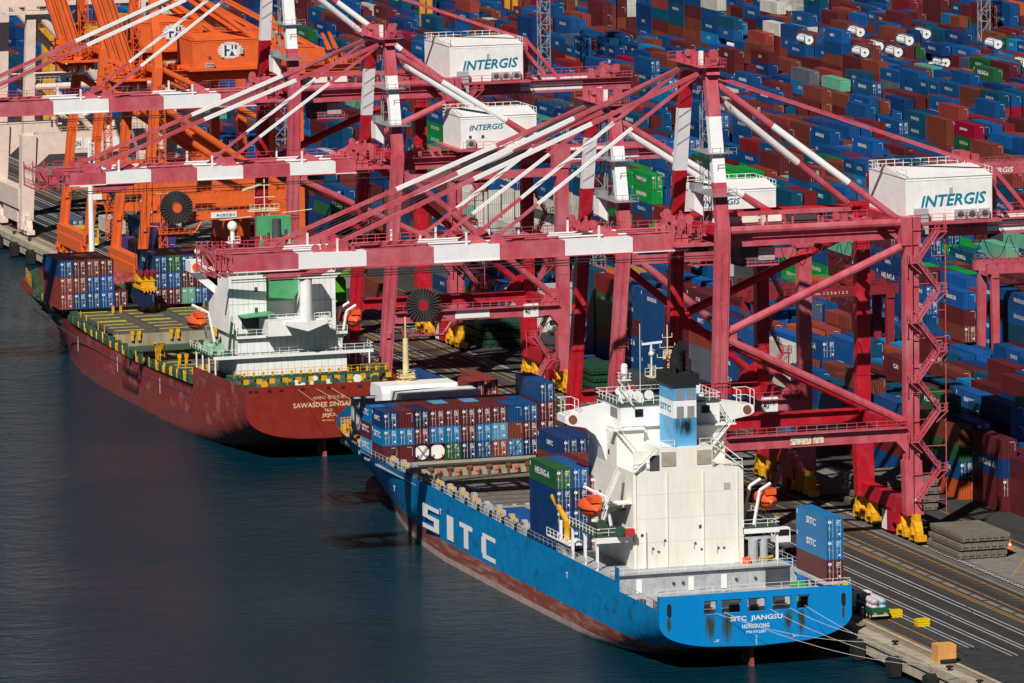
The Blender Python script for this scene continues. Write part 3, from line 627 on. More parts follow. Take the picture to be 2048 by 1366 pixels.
m=MB(); m.box(1.4,3.8,.9,22,9,13); m.box(1.8,3.2,4,16,6,9); m.build('sill_beam',CREM,t)
m=MB(); m.box(-6,50,4,7,49.5,52); m.box(-6,50,13,16,49.5,52); m.rail([(0,-1.5,48.8),(12,-1.5,48.8)],1.1,1.5); m.box(-1,12,-1.8,1.8,48.4,48.8); m.build('girder',CREM,t)
m=MB()
for a,b_ in ((11.6,14.4),(15.1,18.6),(19.6,22.4)): m.box(a,b_,-.9,-.82,20.9,22.9)
sg=m.build('sign_board',WTXT,t); K=mat('sign_black',(.02,.02,.02))
lettering('TON',(12.0,-.94,21.3),(1,0,0),(0,0,1),2.1,1.2,K,sg); lettering('SWL',(15.6,-.94,21.3),(1,0,0),(0,0,1),2.4,1.2,K,sg)
m=MB(); m.rail([(5,-.9,24.3),(32,-.9,24.3)],1.1,1.6); m.rail([(5,-.9,34.6),(10,-.9,34.6)],1.1,1); clutter(m,6,30,1,18,24.3,26,20,0,6); m.build('walkway',CREM,t)
# yard cranes
STXT=mat('faded_lettering',(.5,.52,.54),.7,var=.1)
def rtg(loc,width,hh,M_,label,number=None,inter=False,leg=True):
    t=thing('yard_gantry_crane',loc,label,'yard crane','yard gantry cranes among the container stacks')
    for x in (0,width):
        for y in (0,7):
            m=MB(); m.beam((x,y,1.2),(x,y+ (0.6 if y==0 else -.6),hh-1.6),1.1,1.0,w2=1.4,h2=1.1); m.build('leg',M_,t)
        m=MB(); m.box(x-.6,x+.6,-1,8,1,2); m.box(x-.6,x+.6,-.2,7.2,hh-2.4,hh-1.6)
        for y in (-.6,7.6): m.tube((x-.4,y,.8),(x+.4,y,.8),.8,12,1)
        m.build('wheel_beam',[M_,BLK],t)
    for y in (.5,6.5):
        m=MB(); m.box(-1.5,width+1.5,y-.5,y+.5,hh-1.7,hh); m.rail([(-1.5,y-.7,hh),(width+1.5,y-.7,hh)],1,1.5)
        g_=m.build('girder',M_,t)
        if inter and y<1: lettering('INTERGIS',(width*.3,y-.56,hh-1.35),(1,0,0),(0,0,1),6.5,.95,WTXT,g_,shear=.2)
        if number and y<1: lettering(number,(width*.42,y-.56,hh-1.3),(1,0,0),(0,0,1),6,.5,STXT,g_)
    m=MB(); x=width*.2 if inter else width*.8; m.box(x-2.4,x+2.4,.2,6.8,hh,hh+.6); m.box(x-1.6,x+.4,1,5.4,hh+.6,hh+2.8); m.box(x+.8,x+2.2,.6,3,hh+.6,hh+2.2); clutter(m,x-2,x+2,0,7,hh+.6,hh+2,8,0,3); m.build('trolley',M_,t)
    m=MB()
    for i in range(9): m.path([(2+i*2+1.9*s,-.3,hh-1.7-1.5*(1-(2*s-1)**2)) for s in np.linspace(0,1,6)],.05,4)
    m.build('festoon_cable',CABL,t)
    return t
rtg((107.5,229.5,G),23.5,19.6,PINK,'red yard crane at the right edge, one pair of legs tall beside rust containers')
rtg((61,219,G),23.5,18.6,DRED,'dark red yard crane seen through the nearest gantry portal, numbers along its beam',number='No. 1 2 5 6 1 2 3')
rtg((150,364,G),23.5,20.5,PINK,'red yard crane behind the big white machine house at the right',inter=True)
rtg((288,815,G),22.5,30,YELB,'yellow yard crane with two leg pairs at the top right')
rtg((186,822,G),22.5,30,YELB,'yellow yard crane at the top centre behind the white machine house')
rtg((49,662,G),22.5,26,YELB,'yellow yard crane at upper left behind the orange booms')
# light towers
def tower(x,y,h_,label,w_=2.3):
    t=thing('light_tower',(x,y,G),label,'light tower','lattice floodlight towers')
    m=MB(); lattice(m,0,0,0,h_,w_,w_*1.15,.11); m.build('lattice_mast',GRY,t)
    m=MB(); m.box(-2,2,-2,2,h_,h_+.2); m.rail([(-2,-2,h_),(2,-2,h_),(2,2,h_),(-2,2,h_),(-2,-2,h_)],1.1,1)
    for i in range(6): m.box(-1.8+i*.65,-1.4+i*.65,-2.3,-2,h_+1,h_+1.6)
    m.build('floodlight_platform',LGRY,t)
tower(69.7,332,30,'grey lattice tower rising beside the dark blue stack behind the crane legs')
tower(298,726,60,'grey lattice tower at the top right corner')
tower(170.8,680,62,'grey lattice tower at the top beside the white machine house')
tower(60,512,26,'grey lattice tower behind the cream portal beam at the left',3.4)
# ================= CONTAINERS =================
CC={'dark blue':(.001,.06,.2),'deep blue':(.002,.034,.14),'navy':(.004,.014,.06),'bright blue':(.0,.17,.42),'sky blue':(.08,.32,.55),'mid blue':(.003,.085,.3),'teal blue':(.0,.06,.12),
 'maroon':(.105,.013,.017),'rust brown':(.17,.037,.02),'dark red':(.18,.009,.012),'crimson':(.27,.0,.026),'orange':(.5,.085,.018),'brick red':(.24,.036,.026),
 'green':(.012,.1,.03),'bright green':(.0,.27,.04),'teal green':(.12,.4,.27),'grey':(.1,.115,.14),'slate':(.06,.09,.16),'white':(.55,.53,.48),'pale green':(.3,.38,.2),'ochre':(.5,.26,.06)}
def cm(c): return mat('container_'+c.replace(' ','_'),CC[c],.5,dirt=.5,dirtcol=(.14,.07,.045),scale=.55,stretch=(1,1,.6),thr=(.56,.8),corr=.42,var=.1,vscale=.05)
BAR=mat('lock_rod_grey',(.45,.45,.46),.5,metal=.2,var=0); YMK=mat('yellow_mark',(.75,.4,.02),.6,var=0); SHDW=mat('container_gap_black',(.01,.01,.01),.9,var=0)
W=2.44
def take(o):
    d=o.data; bpy.data.objects.remove(o); return d
_cb={}
def cbody(c,L,H):
    k=(c,L,H)
    if k not in _cb:
        m=MB(); a=W/2
        m.box(-a+.04,a-.04,.04,L-.04,.1,H-.03)
        for x in (-a,a-.12):
            for y in (0,L-.14): m.box(x,x+.12,y,y+.14,0,H)
            m.box(x+.01,x+.11,.14,L-.14,0,.16); m.box(x+.01,x+.11,.14,L-.14,H-.12,H-.004)
        for y in (.01,L-.11): m.box(-a+.12,a-.12,y,y+.1,0,.14); m.box(-a+.12,a-.12,y,y+.1,H-.12,H-.004)
        _cb[k]=take(m.build('cargo_container',cm(c)))
    return _cb[k]
_db={}
def cdoor(c,H,s):
    k=(c,H,s)
    if k not in _db:
        m=MB(); x0,x1=(-1.08,-.02) if s<0 else (.02,1.08)
        m.box(x0,x1,-.03,.0,.16,H-.14)
        for f in (.27,.73):
            x=x0+(x1-x0)*f; m.box(x-.035,x+.035,-.1,-.04,.12,H-.12,1)
        r=random.Random(H*10+s)
        for z in (.7,1.25,1.9): m.box(x0+.1,x1-.1,-.045,-.03,z,z+.05,1 if z==1.25 else 0)
        if s>0:
            for i in range(4): m.box(x0+.15,x0+.15+r.uniform(.4,.8),-.045,-.031,H-.45-i*.2,H-.36-i*.2,2)
            m.box(x0+.5,x0+.8,-.06,-.031,.5,.75,2)
        else:
            m.box(x0+.1,x0+.55,-.06,-.031,H-.75,H-.4,2); m.box(x0+.15,x0+.4,-.06,-.031,H-1.5,H-1.3,3)
        _db[k]=take(m.build('door',[cm(c),BAR,WTXT,YMK]))
    return _db[k]
_lb={}
def letter_mesh(t,L,side,H,m):
    k=(t,L,side,H,m.name)
    if k not in _lb:
        mb=MB(); a=W/2
        n=len(t); wd=min(L*.5,n*.72) if side=='x' else 1.6
        ht=.72 if side=='x' else .25
        if t in('SITC','HEUNG-A','HEUNG A') : ht=.95; wd=min(L*.6,n*.95)
        if side=='x': write(mb,t,(-a-.03,L/2+wd/2,H*.42),(0,-1,0),(0,0,1),wd,ht,bold=.03)
        else: write(mb,t,(-a+.4,-.05,H*.75),(1,0,0),(0,0,1),wd,ht)
        # small identification marks
        mb.box(-a-.03,-a-.005,L-.6,L-.4,H*.68,H*.88) if side=='x' else None
        _lb[k]=take(mb.build('lettering',m))
    return _lb[k]
_mk={}
def mark_mesh(L,H):
    k=(L,H)
    if k not in _mk:
        m=MB(); a=W/2
        for i in range(6): m.box(.1+i*.13,.17+i*.13,-.04,-.005,H-.4,H-.31)
        for i in range(8): m.box(a-.31,a-.26,-.04,-.005,H-.55-i*.16,H-.47-i*.16)
        _mk[k]=take(m.build('marking',WTXT))
    return _mk[k]
def child(data,p,name):
    o=bpy.data.objects.new(name,data); col.objects.link(o); o.parent=p; return o
def cont(x,y,z,L,H,c,logo=None,door=True,marks=True,label='',group='cargo containers',name='cargo_container'):
    """x,y,z = quay-far corner of the base on the water side, near end"""
    o=bpy.data.objects.new(name,cbody(c,L,H)); col.objects.link(o); o.location=(x+W/2,y,z)
    tag(o,label,'container',group)
    if door: child(cdoor(c,H,-1),o,'door'); child(cdoor(c,H,1),o,'door')
    elif marks: child(mark_mesh(L,H),o,'marking')
    if logo: child(letter_mesh(logo,L,'x',H,YMK if logo=='MCO' else TEAL_TXT if c=='white' else WTXT),o,'lettering')
    return o
LT=lambda l:' with lettering' if l else ''
# ---- containers aboard the blue ship ----
HC=2.9;ST=2.591
used_labels={}
def uniq(lb): return lb
ordn=['first','second','third','fourth','fifth','sixth','seventh','eighth','ninth','tenth','eleventh']
tn={0:'bottom tier',1:'middle tier',2:'top tier'}
GB='containers aboard the blue ship'
X0=-29.24; PW=2.487
front=[['maroon','bright blue','deep blue'],['maroon','bright blue','maroon'],[None,'maroon','navy'],[None,'bright blue','maroon'],['green','bright blue','maroon'],['navy','maroon','maroon'],['dark blue','bright blue','maroon'],['brick red','sky blue','maroon'],['bright blue','rust brown','dark blue'],['navy','maroon','dark blue']]
zB=10.27
for i,cl in enumerate(front):
    for k,c in enumerate(cl):
        x=X0+i*PW; z=zB+k*ST
        lb='%s container, blue ship bow stack near face, %s, %s column from the water'%(c,tn[k],ordn[i])
        if c is None:
            t=bpy.data.objects.new('tank_container',None); col.objects.link(t); t.location=(x+W/2,134.76,z); tag(t,'white tank container in a %s frame at the foot of the bow stack'%('navy' if i==2 else 'maroon'),'tank container',GB)
            m=MB()
            for a in (-1.22,1.1):
                for y in (0,5.94): m.box(a,a+.12,y,y+.12,0,ST)
                m.box(a,a+.12,.12,5.94,0,.14); m.box(a,a+.12,.12,5.94,ST-.12,ST)
            for y in (0,5.94): m.box(-1.1,1.1,y,y+.12,0,.16); m.box(-1.1,1.1,y,y+.12,ST-.12,ST); m.beam((-1.1,y-.02,.2),(-.6,y-.02,.9),.1); m.beam((1.1,y-.02,.2),(.6,y-.02,.9),.1)
            m.build('frame',cm('navy' if i==2 else 'maroon'),t); m=MB(); m.tube((0,.15,1.3),(0,5.9,1.3),1.13,20); m.build('tank',WHT,t,smooth=False)
            continue
        logo={(0,2):'KMTC',(0,1):'SITC'}.get((i,k))
        cont(x,134.76,z,6.06,ST,c,logo,door=(i,k) not in((0,0),(1,0),(1,2),(8,1),(8,2)),label=lb.replace(' from the water','')+(LT(logo)),group=GB)
tops=['bright blue','dark blue','maroon','maroon','sky blue','maroon','sky blue','maroon','maroon','dark blue']
for i,c in enumerate(tops):
    x=X0+i*PW
    col3=[('sky blue','maroon','bright blue')[k] if i==0 else c for k in range(3)]
    for k,cc in enumerate(col3):
        if i>0 and k<2: continue
        cont(x,141.2,zB+k*ST,6.06,ST,cc,'SITC' if i==0 else None,label='%s container%s behind the blue ship bow stack face, %s, %s column'%(cc,LT(i==0),tn[k],ordn[i]),group=GB)
for k,(c) in enumerate(['maroon','maroon','maroon','dark blue']):
    cont(X0+10*PW,134.2,zB+.6+k*HC*.985-1.0,12.19,HC,c,label='%s container, bow stack column nearest the quay on the blue ship, %s tier'%(c,ordn[k]),group=GB)
xs=X0
for i,(cl) in enumerate([['deep blue','deep blue','deep blue','green'],['dark blue','deep blue','navy','mid blue'],['maroon','maroon','maroon','dark red'],['maroon','rust brown','maroon','maroon']]):
    for k,c in enumerate(cl):
        z=21.54-(4-k)*HC; 
        if i>=2: z-=1.2
        logo='HEUNG-A' if (i,k)==(0,3) else None
        cont(X0+i*2.5,48.78,z,12.19,HC,c,logo,label='%s container%s ahead of the blue ship house, %s tier, %s column'%(c,LT(logo),ordn[k],ordn[i]),group=GB)
for i,c in enumerate(['maroon','maroon','rust brown','maroon']):
    cont(X0+(i+2)*PW,61.4,17.0,12.19,HC,c,label='%s container just forward of the green one on the blue ship, %s column'%(c,ordn[i]),group=GB)
for i in range(5):
    for k,c in enumerate((('rust brown','rust brown','deep blue'),('maroon','maroon','deep blue'),('maroon','dark red','maroon'),('maroon','maroon','maroon'),('maroon','maroon','dark red'))[i]):
        cont(-16.9+i*PW,83.8,11.6+k*HC,12.19,HC,c,'KMTC' if (i,k)==(0,2) else None,label='%s container%s amidships on the blue ship, %s tier, %s column'%(c,LT((i,k)==(0,2)),ordn[k],ordn[i]),group=GB)
for i in range(2):
    cont(-26.8+i*2.55,75.5,7.2,12.19,HC,'mid blue',door=False,marks=False,label='mid blue container low in the open hold of the blue ship, %s from the water'%ordn[i],group=GB)
for k,c in enumerate(['maroon','sky blue','sky blue']):
    cont(-4.39,5.79,10.77+k*HC,12.19,HC,'bright blue' if k else c,'SITC' if k else None,label=['maroon container, lowest of the lone stack on the blue ship stern','bright blue container with white letters, middle of the lone stern stack','bright blue container with white letters, topmost of the lone stern stack'][k],group=GB)
for i,c in enumerate(['brick red','brick red']):
    cont(-6.8+i*2.6,163+i*1,15.3,12.19 if i else 6.06,ST,'brick red',door=True,label='brick red container behind the bow stack by the white covers, %s from the quay'%ordn[1-i],group=GB)
for i,c in enumerate(['dark blue']): cont(-7.4,184,13.2,12.19,ST,c,label='dark blue container on the far bow of the blue ship beside the cream mast',group=GB)
# ---- containers aboard the red ship ----
GR='containers aboard the red ship'
XW=-31.45; zW=10.36
W2=[['brick red','brick red','dark blue'],['dark blue','rust brown','maroon'],['dark blue','dark blue','rust brown'],['mid blue','mid blue','maroon'],['maroon'],[],['green'],['maroon','dark blue','dark blue'],['maroon','mid blue','green'],['teal green','maroon','dark blue'],['mid blue','maroon','rust brown']]
for i,cl in enumerate(W2):
    for k,c in enumerate(cl):
        logo='SINOKOR' if (i,k)==(7,2) else None
        cont(XW+i*PW,330.1,zW+k*HC,12.19,HC,c,logo,label='%s container%s on the red ship, %s, %s column from the water'%(c,LT(logo),tn[k],ordn[i]),group=GR)
        if 0: cont(XW+i*PW,343,zW+k*HC,12.19,HC,random.choice(['maroon','dark blue','rust brown','green']),label='far container behind the %s column of the red ship stack, top tier'%ordn[i],group=GR)
cont(XW+5.1*PW,321.5,11.3,6.06,ST,'navy',door=False,label='navy container hanging under the yellow spreader on the red ship',group=GR)
# ---- the yard ----
rnd=random.Random(11)
pal=(['dark blue']*32+['deep blue']*12+['mid blue']*10+['teal blue']*12+['maroon']*30+['rust brown']*14+['brick red']*5+['green']*3+['bright blue']*3+['slate']*4+['grey']*1+['teal green']*1+['orange']*1+['crimson']*1+['dark red']*3+['white']*1)
blocks=[54,81.5,111.6,136,161.5,187,212.4,243.1,270,297,324,351,378]
yard=[]  # x,y,z,L,H,color,logo,block,row,bay,tier
special={}
def logo_for(c):
    r=rnd.random()
    if c in('dark blue','teal blue','mid blue'): return 'SINOKOR' if r<.42 else 'HEUNG A' if r<.5 else 'KMTC' if r<.62 else None
    if c=='deep blue': return 'KMTC' if r<.4 else 'HEUNG A' if r<.6 else None
    if c=='green': return 'HEUNG-A' if r<.8 else None
    if c=='bright green': return 'EVERGREEN'
    if c=='bright blue': return 'SITC' if r<.6 else None
    if c=='crimson': return 'pantos' if r<.6 else None
    if c=='white': return 'TEX' if r<.4 else None
    if c in('maroon','dark red'): return 'CAI' if r<.08 else None
    return None
for b,bx in enumerate(blocks):
    spans=[(68,304),(332,392),(452,1130)] if b==0 else [(84,300),(336,386),(462,1130)] if b==1 else [(120,372),(412,700),(716,1150)] if b<5 else [(220,560),(574,840),(852,1150)]
    off=rnd.uniform(0,3)
    for (ya,yb) in spans:
        y=ya+off; bay=0; bh=4
        while y+12.3<yb:
            two=rnd.random()<.14
            bh=max(3,min(5,bh+rnd.choice([-1,0,0,0,0,0,1])))
            L=6.06 if two else 12.19
            for r in range(6):
                x=bx+r*2.78
                if b==0 and y<78 and r<2: continue
                if b==0 and r==0 and 78<y<106: continue
                if b==2 and r==0 and 244<y+6<270: continue
                if b==6 and r==0 and 498<y+6<525: continue
                if b==7 and r==0 and 720<y+6<745: continue
                h=max(1,min(6 if b>0 else 5,bh+rnd.choice([-2,-1,0,0,0,0,0,0,1])))
                if b==0 and y<100: h=min(h,3)
                z=G
                for k in range(h):
                    for q in range(2 if two else 1):
                        c=rnd.choice(pal)
                        if b==0 and y<106: c=rnd.choice(['maroon','dark blue','dark blue','maroon','mid blue'])
                        if rnd.random()<.34 and yard: c=yard[-1][5]
                        # clusters seen in the photograph
                        H=HC if (rnd.random()<.6 and L>7) else ST
                        if k==0: H=HC if L>7 else ST
                        yard.append([x,y+q*6.3,z,L,H,c,logo_for(c),b,r,bay,k])
                    z+=yard[-1][4]+.01
            y+=(12.75); bay+=1
def sp(x,y,ztop,cols_,b,logos):
    z=ztop-HC*len(cols_)
    for k,(c,l) in enumerate(zip(cols_,logos)): yard.append([x,y,z+k*HC,12.19,HC,c,l,b,0,90,k])
    if z>G+.3:
        n=int((z-G)/2.5); 
        for k in range(n): yard.append([x,y,G+k*(z-G)/n,12.19,(z-G)/n-.01,'maroon','',b,0,90,k])
sp(55.49,93.69,14.46+.2,['maroon','maroon','deep blue','maroon'],0,[None,None,'HEUNG A',None])
sp(112.0,256.5,14.88,['rust brown','maroon','mid blue'],2,[None,None,'SINOKOR'])
sp(212.4,511.2,15.45,['slate','green','crimson'],6,[None,'HEUNG-A','pantos'])
sp(243.1,731.0,15.5,['rust brown','brick red'],7,[None,None])
# which ones the camera can see, and how large
def proj(p):
    q=Vector(p)-Vector(C0); d=q.dot(FX); return 512+FPX/2*q.dot(RX)/d, 341.5-FPX/2*q.dot(UX)/d, d
IDB=np.full((683,1024),-1,int)
def fillpoly(pts,idx):
    xs=[p[0] for p in pts];ys=[p[1] for p in pts]
    x0,x1=max(0,int(min(xs))),min(1023,int(max(xs))+1); y0,y1=max(0,int(min(ys))),min(682,int(max(ys))+1)
    if x1<=x0 or y1<=y0: return
    gx,gy=np.meshgrid(np.arange(x0,x1)+.5,np.arange(y0,y1)+.5); ins=np.ones(gx.shape,bool); s=None
    for i in range(4):
        ax,ay=pts[i];bx_,by=pts[(i+1)%4]; cr=(bx_-ax)*(gy-ay)-(by-ay)*(gx-ax)
        ins&=(cr>=0)
    IDB[y0:y1,x0:x1][ins]=idx
order=sorted(range(len(yard)),key=lambda i:-(proj((yard[i][0]+1.2,yard[i][1],yard[i][2]))[2]))
for i in order:
    x,y,z,L,H=yard[i][:5]; P=[proj(p)[:2] for p in ((x,y+L,z+H),(x+W,y+L,z+H),(x+W,y,z+H),(x,y,z+H),(x,y,z),(x+W,y,z),(x,y+L,z))]
    if max(p[0] for p in P)<0 or min(p[0] for p in P)>1024: continue
    fillpoly([P[0],P[1],P[2],P[3]],i); fillpoly([P[3],P[2],P[5],P[4]],i); fillpoly([P[0],P[3],P[4],P[6]],i)
cnt=np.bincount(IDB[IDB>=0],minlength=len(yard))
ry,rx_=np.nonzero(IDB>=0); ids=IDB[ry,rx_]; mx_=np.bincount(ids,weights=rx_*2.,minlength=len(yard))/np.maximum(cnt,1); my_=np.bincount(ids,weights=ry*2.,minlength=len(yard))/np.maximum(cnt,1)
for x0,y0,x1,y1,cs,p in ((930,385,1165,465,['white'],.9),(1060,425,1240,475,['bright green','white'],.6),(1225,320,1350,455,['bright green'],.4),(1420,325,1525,385,['bright green'],1),(1440,485,1500,550,['white'],.9),(1560,480,1670,560,['bright green'],.8),(1840,470,1960,545,['bright green','bright green','maroon'],.8),(1955,470,2040,512,['teal green'],1),(1540,0,1625,70,['white'],.8),(1160,535,1310,575,['orange','ochre'],.6),(1700,500,1800,620,['deep blue'],.7),(840,250,880,340,['bright green'],.6)):
    for i in np.nonzero((cnt>0)&(mx_>x0)&(mx_<x1)&(my_>y0)&(my_<y1))[0]:
        if rnd.random()<p: yard[i][5]=rnd.choice(cs); yard[i][6]=logo_for(yard[i][5])
tanks=[]
for px,py in ((1690,96),(1811,91),(1867,120),(1850,56),(2018,104),(1615,73),(1785,73),(1741,75),(1710,61),(1799,111),(1895,113),(1440,82),(1228,117),(1960,72),(1700,108)):
    i=int(IDB[py//2,px//2])
    if i>=0 and i not in tanks: tanks.append(i)
cnt[tanks]=0
rank=np.argsort(-cnt)
NIND=235
ind=set(int(i) for i in rank[:NIND] if cnt[i]>0); vis=set(int(i) for i in range(len(yard)) if cnt[i]>0)
at={}
for i,c in enumerate(yard): at[(c[7],c[8],c[9],c[10])]=c
seen={}
for i in sorted(ind):
    x,y,z,L,H,c,lg,b,r,bay,k=yard[i]
    up=at.get((b,r,bay,k+1)); dn=at.get((b,r,bay,k-1))
    u,v,_=proj((x+1.2,y,z+H/2)); 
    rel=('atop '+dn[5]) if (dn and not up) else (('under '+up[5]) if up else 'alone')
    O=ordn+['twelfth','thirteenth','fourteenth','fifteenth','sixteenth']+['%dth'%q for q in range(17,99)]
    if bay==90: lb={0:'%s container in the stack by the trailer at the right edge',2:'%s container in the tall stack left of the right yard crane legs',6:'%s container in the stack topped by a crimson one at upper right',7:'%s container in the brick red pair below the tank containers, upper right'}[b]%(c+(' lettered' if lg and b!=2 else ''))+((', %s tier'%ordn[k]) if b==0 or b==2 or b==6 or b==7 else '')
    else: lb='%s%s container %s%s, %s block inland, %s row, %s bay'%('short ' if L<7 else '',c,'lettered ' if lg else '',rel,O[b],O[r],O[bay])
    while lb in seen:
        lb='lower '+lb if not lb.startswith('lower ') else 'further '+lb
    seen[lb]=1
    cont(x,y,z,L,H,c,lg or None,door=(rnd.random()<.25),label=lb,group='containers stacked in the yard')
# the rest as one object
m=MB(); pc=[]
tm=MB()
for i,c in enumerate(yard):
    if i in ind or i in tanks: continue
    x,y,z,L,H,cc,lg,b,r,bay,k=c
    if i not in vis and (b*7+r+bay)%1==0 and k< 2 and r not in (0,5): continue
    m.box(x,x+W,y,y+L,z,z+H-.03); j=rnd.uniform(.8,1.15); pc+=[tuple(q*j for q in CC[cc])]*6
    if i in vis and cnt[i]>14:
        if lg: write(tm,lg,(x-.03,y+L/2+min(L*.5,len(lg)*.7)/2,z+H*.42),(0,-1,0),(0,0,1),min(L*.5,len(lg)*.7),.7,bold=.03)
        if rnd.random()<.4: tm.add([(x+1.2,y-.03,z+H-.42),(x+2.0,y-.03,z+H-.42),(x+2.0,y-.03,z+H-.34),(x+1.2,y-.03,z+H-.34)],[(0,1,2,3)]); tm.add([(x+2.13,y-.03,z+H-1.7),(x+2.18,y-.03,z+H-1.7),(x+2.18,y-.03,z+H-.5),(x+2.13,y-.03,z+H-.5)],[(0,1,2,3)])
TK=None
for n_,i in enumerate(tanks):
    x,y,z,L,H=yard[i][:5]
    lb='white tank container among the far stacks, %s from the left at upper right'%ordn[min(n_,10)] if n_<11 else 'white tank container lying on a far stack, %s'%('beside the first yellow yard crane legs' if n_==11 else 'left of the right lattice tower' if n_==12 else 'behind the nearest crane apex' if n_==13 else 'nearest the yellow yard crane foot')
    if TK is None:
        TK=bpy.data.objects.new('tank_container',None); col.objects.link(TK); tag(TK,lb,'tank container','tank containers in the yard')
        mm=MB()
        for a in (-1.22,1.1):
            for yy in (0,5.94): mm.box(a,a+.12,yy,yy+.12,0,ST)
            mm.box(a,a+.12,.12,5.94,0,.14); mm.box(a,a+.12,.12,5.94,ST-.12,ST)
        for yy in (0,5.94): mm.box(-1.1,1.1,yy,yy+.12,0,.12); mm.box(-1.1,1.1,yy,yy+.12,ST-.1,ST)
        mm.build('frame',cm('slate'),TK); mm=MB(); mm.tube((0,.2,1.3),(0,5.85,1.3),1.12,18)
        mm.tube((0,.1,1.3),(0,.2,1.3),.25,10,1); mm.build('tank',[WHT,DGRY],TK); TK.location=(x+W/2,y,z)
    else: dup(TK,(x+W/2,y,z),lb)
k0=len(m.f); m.add(tm.v,tm.f,1)
STX=mat('faded_lettering',(.5,.52,.54),.7,var=.1)
SM=mat('stacked_container_paint',(.1,.1,.1),.5,dirt=.45,dirtcol=(.12,.06,.04),scale=.5,thr=(.56,.8),corr=.42,attr=True,var=.12,vscale=.04)
o=m.build('container_stacks',[SM,STX]); a=o.data.color_attributes.new('paint','FLOAT_COLOR','CORNER')
ca=np.ones((len(o.data.loops),4),np.float32); arr=np.array(pc,np.float32); nb=len(pc)*4; ca[:nb,:3]=np.repeat(arr,4,axis=0); ca[nb:,:3]=.8
a.data.foreach_set('color',ca.ravel()); o['kind']='stuff'
tag(o,'remaining far rows of stacked cargo containers filling the yard behind the cranes','containers')
print('yard',len(yard),'visible',len(vis),'individual',len(ind),'min px',min(cnt[i] for i in ind))
# ================= SHIPS =================
def hull(par,Lh,HB,zt,mats,boot=3.05,side_mats=(0,1,2),ztr=None,name='hull',wl0=92,bd0=142,zb0=3.1,zs0=7.0):
    """zt: list of (y,z) of the hull top; mats: topside, boot, growth"""
    ys=sorted(set([0,.79,.8,2,4,7,10,13,16.9,17,19,19.1,24,30,36,44,52,64,80,100,115]+list(np.arange(118,Lh-.5,4))+[Lh-6,Lh-3,Lh-1.2,Lh-.3]+[a for a,_ in zt]+[a+.05 for a,_ in zt]))
    ys=[float(y) for y in ys if 0<=y<=Lh]
    def top(y):
        for (a,za),(b_,zb) in zip(zt,zt[1:]):
            if a<=y<=b_: return za+(zb-za)*(y-a)/max(b_-a,1e-6)
        return zt[-1][1]
    lev=[-2.5,-.6,.25,.9,1.8,boot,boot+1.5,6.2,7.4,8.6,None]
    def xx(y,z,T):
        bd=HB if y<bd0 else HB*max(0,1-((y-bd0)/(Lh-bd0))**3.0)
        bw=HB if y<wl0 else HB*max(0,1-((y-wl0)/(Lh-9-wl0)) **1.85) if y<Lh-9 else 0
        t=min(1,max(0,(z-.5)/(9.8)))**1.25; x=bw+(bd-bw)*t if y>wl0 else bd
        zb=zb0-(zb0+3.2)*min(1,y/26)**.9; zs=zs0-(zs0+1.4)*min(1,y/50)**.85
        if y<60:
            if z<=zb: return 0.0,zb
            if z<zs: x*=max(0,1-((zs-z)/(zs-zb))**2.5)**(1/2.5)
        return max(x,.02 if y<Lh-1 else 0.01),z
    for s,nm in ((-1,'port'),(1,'starboard')):
        rows=[]
        for l in lev:
            row=[]
            for y in ys:
                T=top(y); z=T if l is None else min(l,T)
                x,z2=xx(y,z,T); row.append((s*x,y+ (0.25*(z2-3)/8 if y>Lh-10 and z2>3 else 0)*3*((y-(Lh-10))/10 if y>Lh-10 else 0),z2))
            rows.append(row)
        if s>0: rows=[r[::-1] for r in rows]
        k=lambda i,j: side_mats[2] if lev[i+1] is not None and lev[i+1]<=.95 else side_mats[1] if lev[i+1] is not None and lev[i+1]<=boot+.01 else side_mats[0]
        m=MB(); m.grid(rows,mfun=k)
        if s<0: m_all=m
        else: m_all.add(m.v,m.f,0); m_all.m[-len(m.m):]=m.m
    # inner bulwark so the rim has thickness
    h=m_all.build(name,mats,par,smooth=True)
    return h,xx,top
def build_sides(m,name,mats,par):
    for sg in (-1,1):
        q=MB(); idx={}
        for f,mi in zip(m.f,m.m):
            cx=sum(m.v[i][0] for i in f)/len(f)
            if (cx<0)!=(sg<0): continue
            for i in f:
                if i not in idx: idx[i]=len(q.v); q.v.append(m.v[i])
            q.f.append(tuple(idx[i] for i in f)); q.m.append(mi)
        q.build(name,mats,par)
def raillines(m,x,y0,y1,z,n=1): m.rail([(x,y0,z),(x,y1,z)],1.1,2.2)
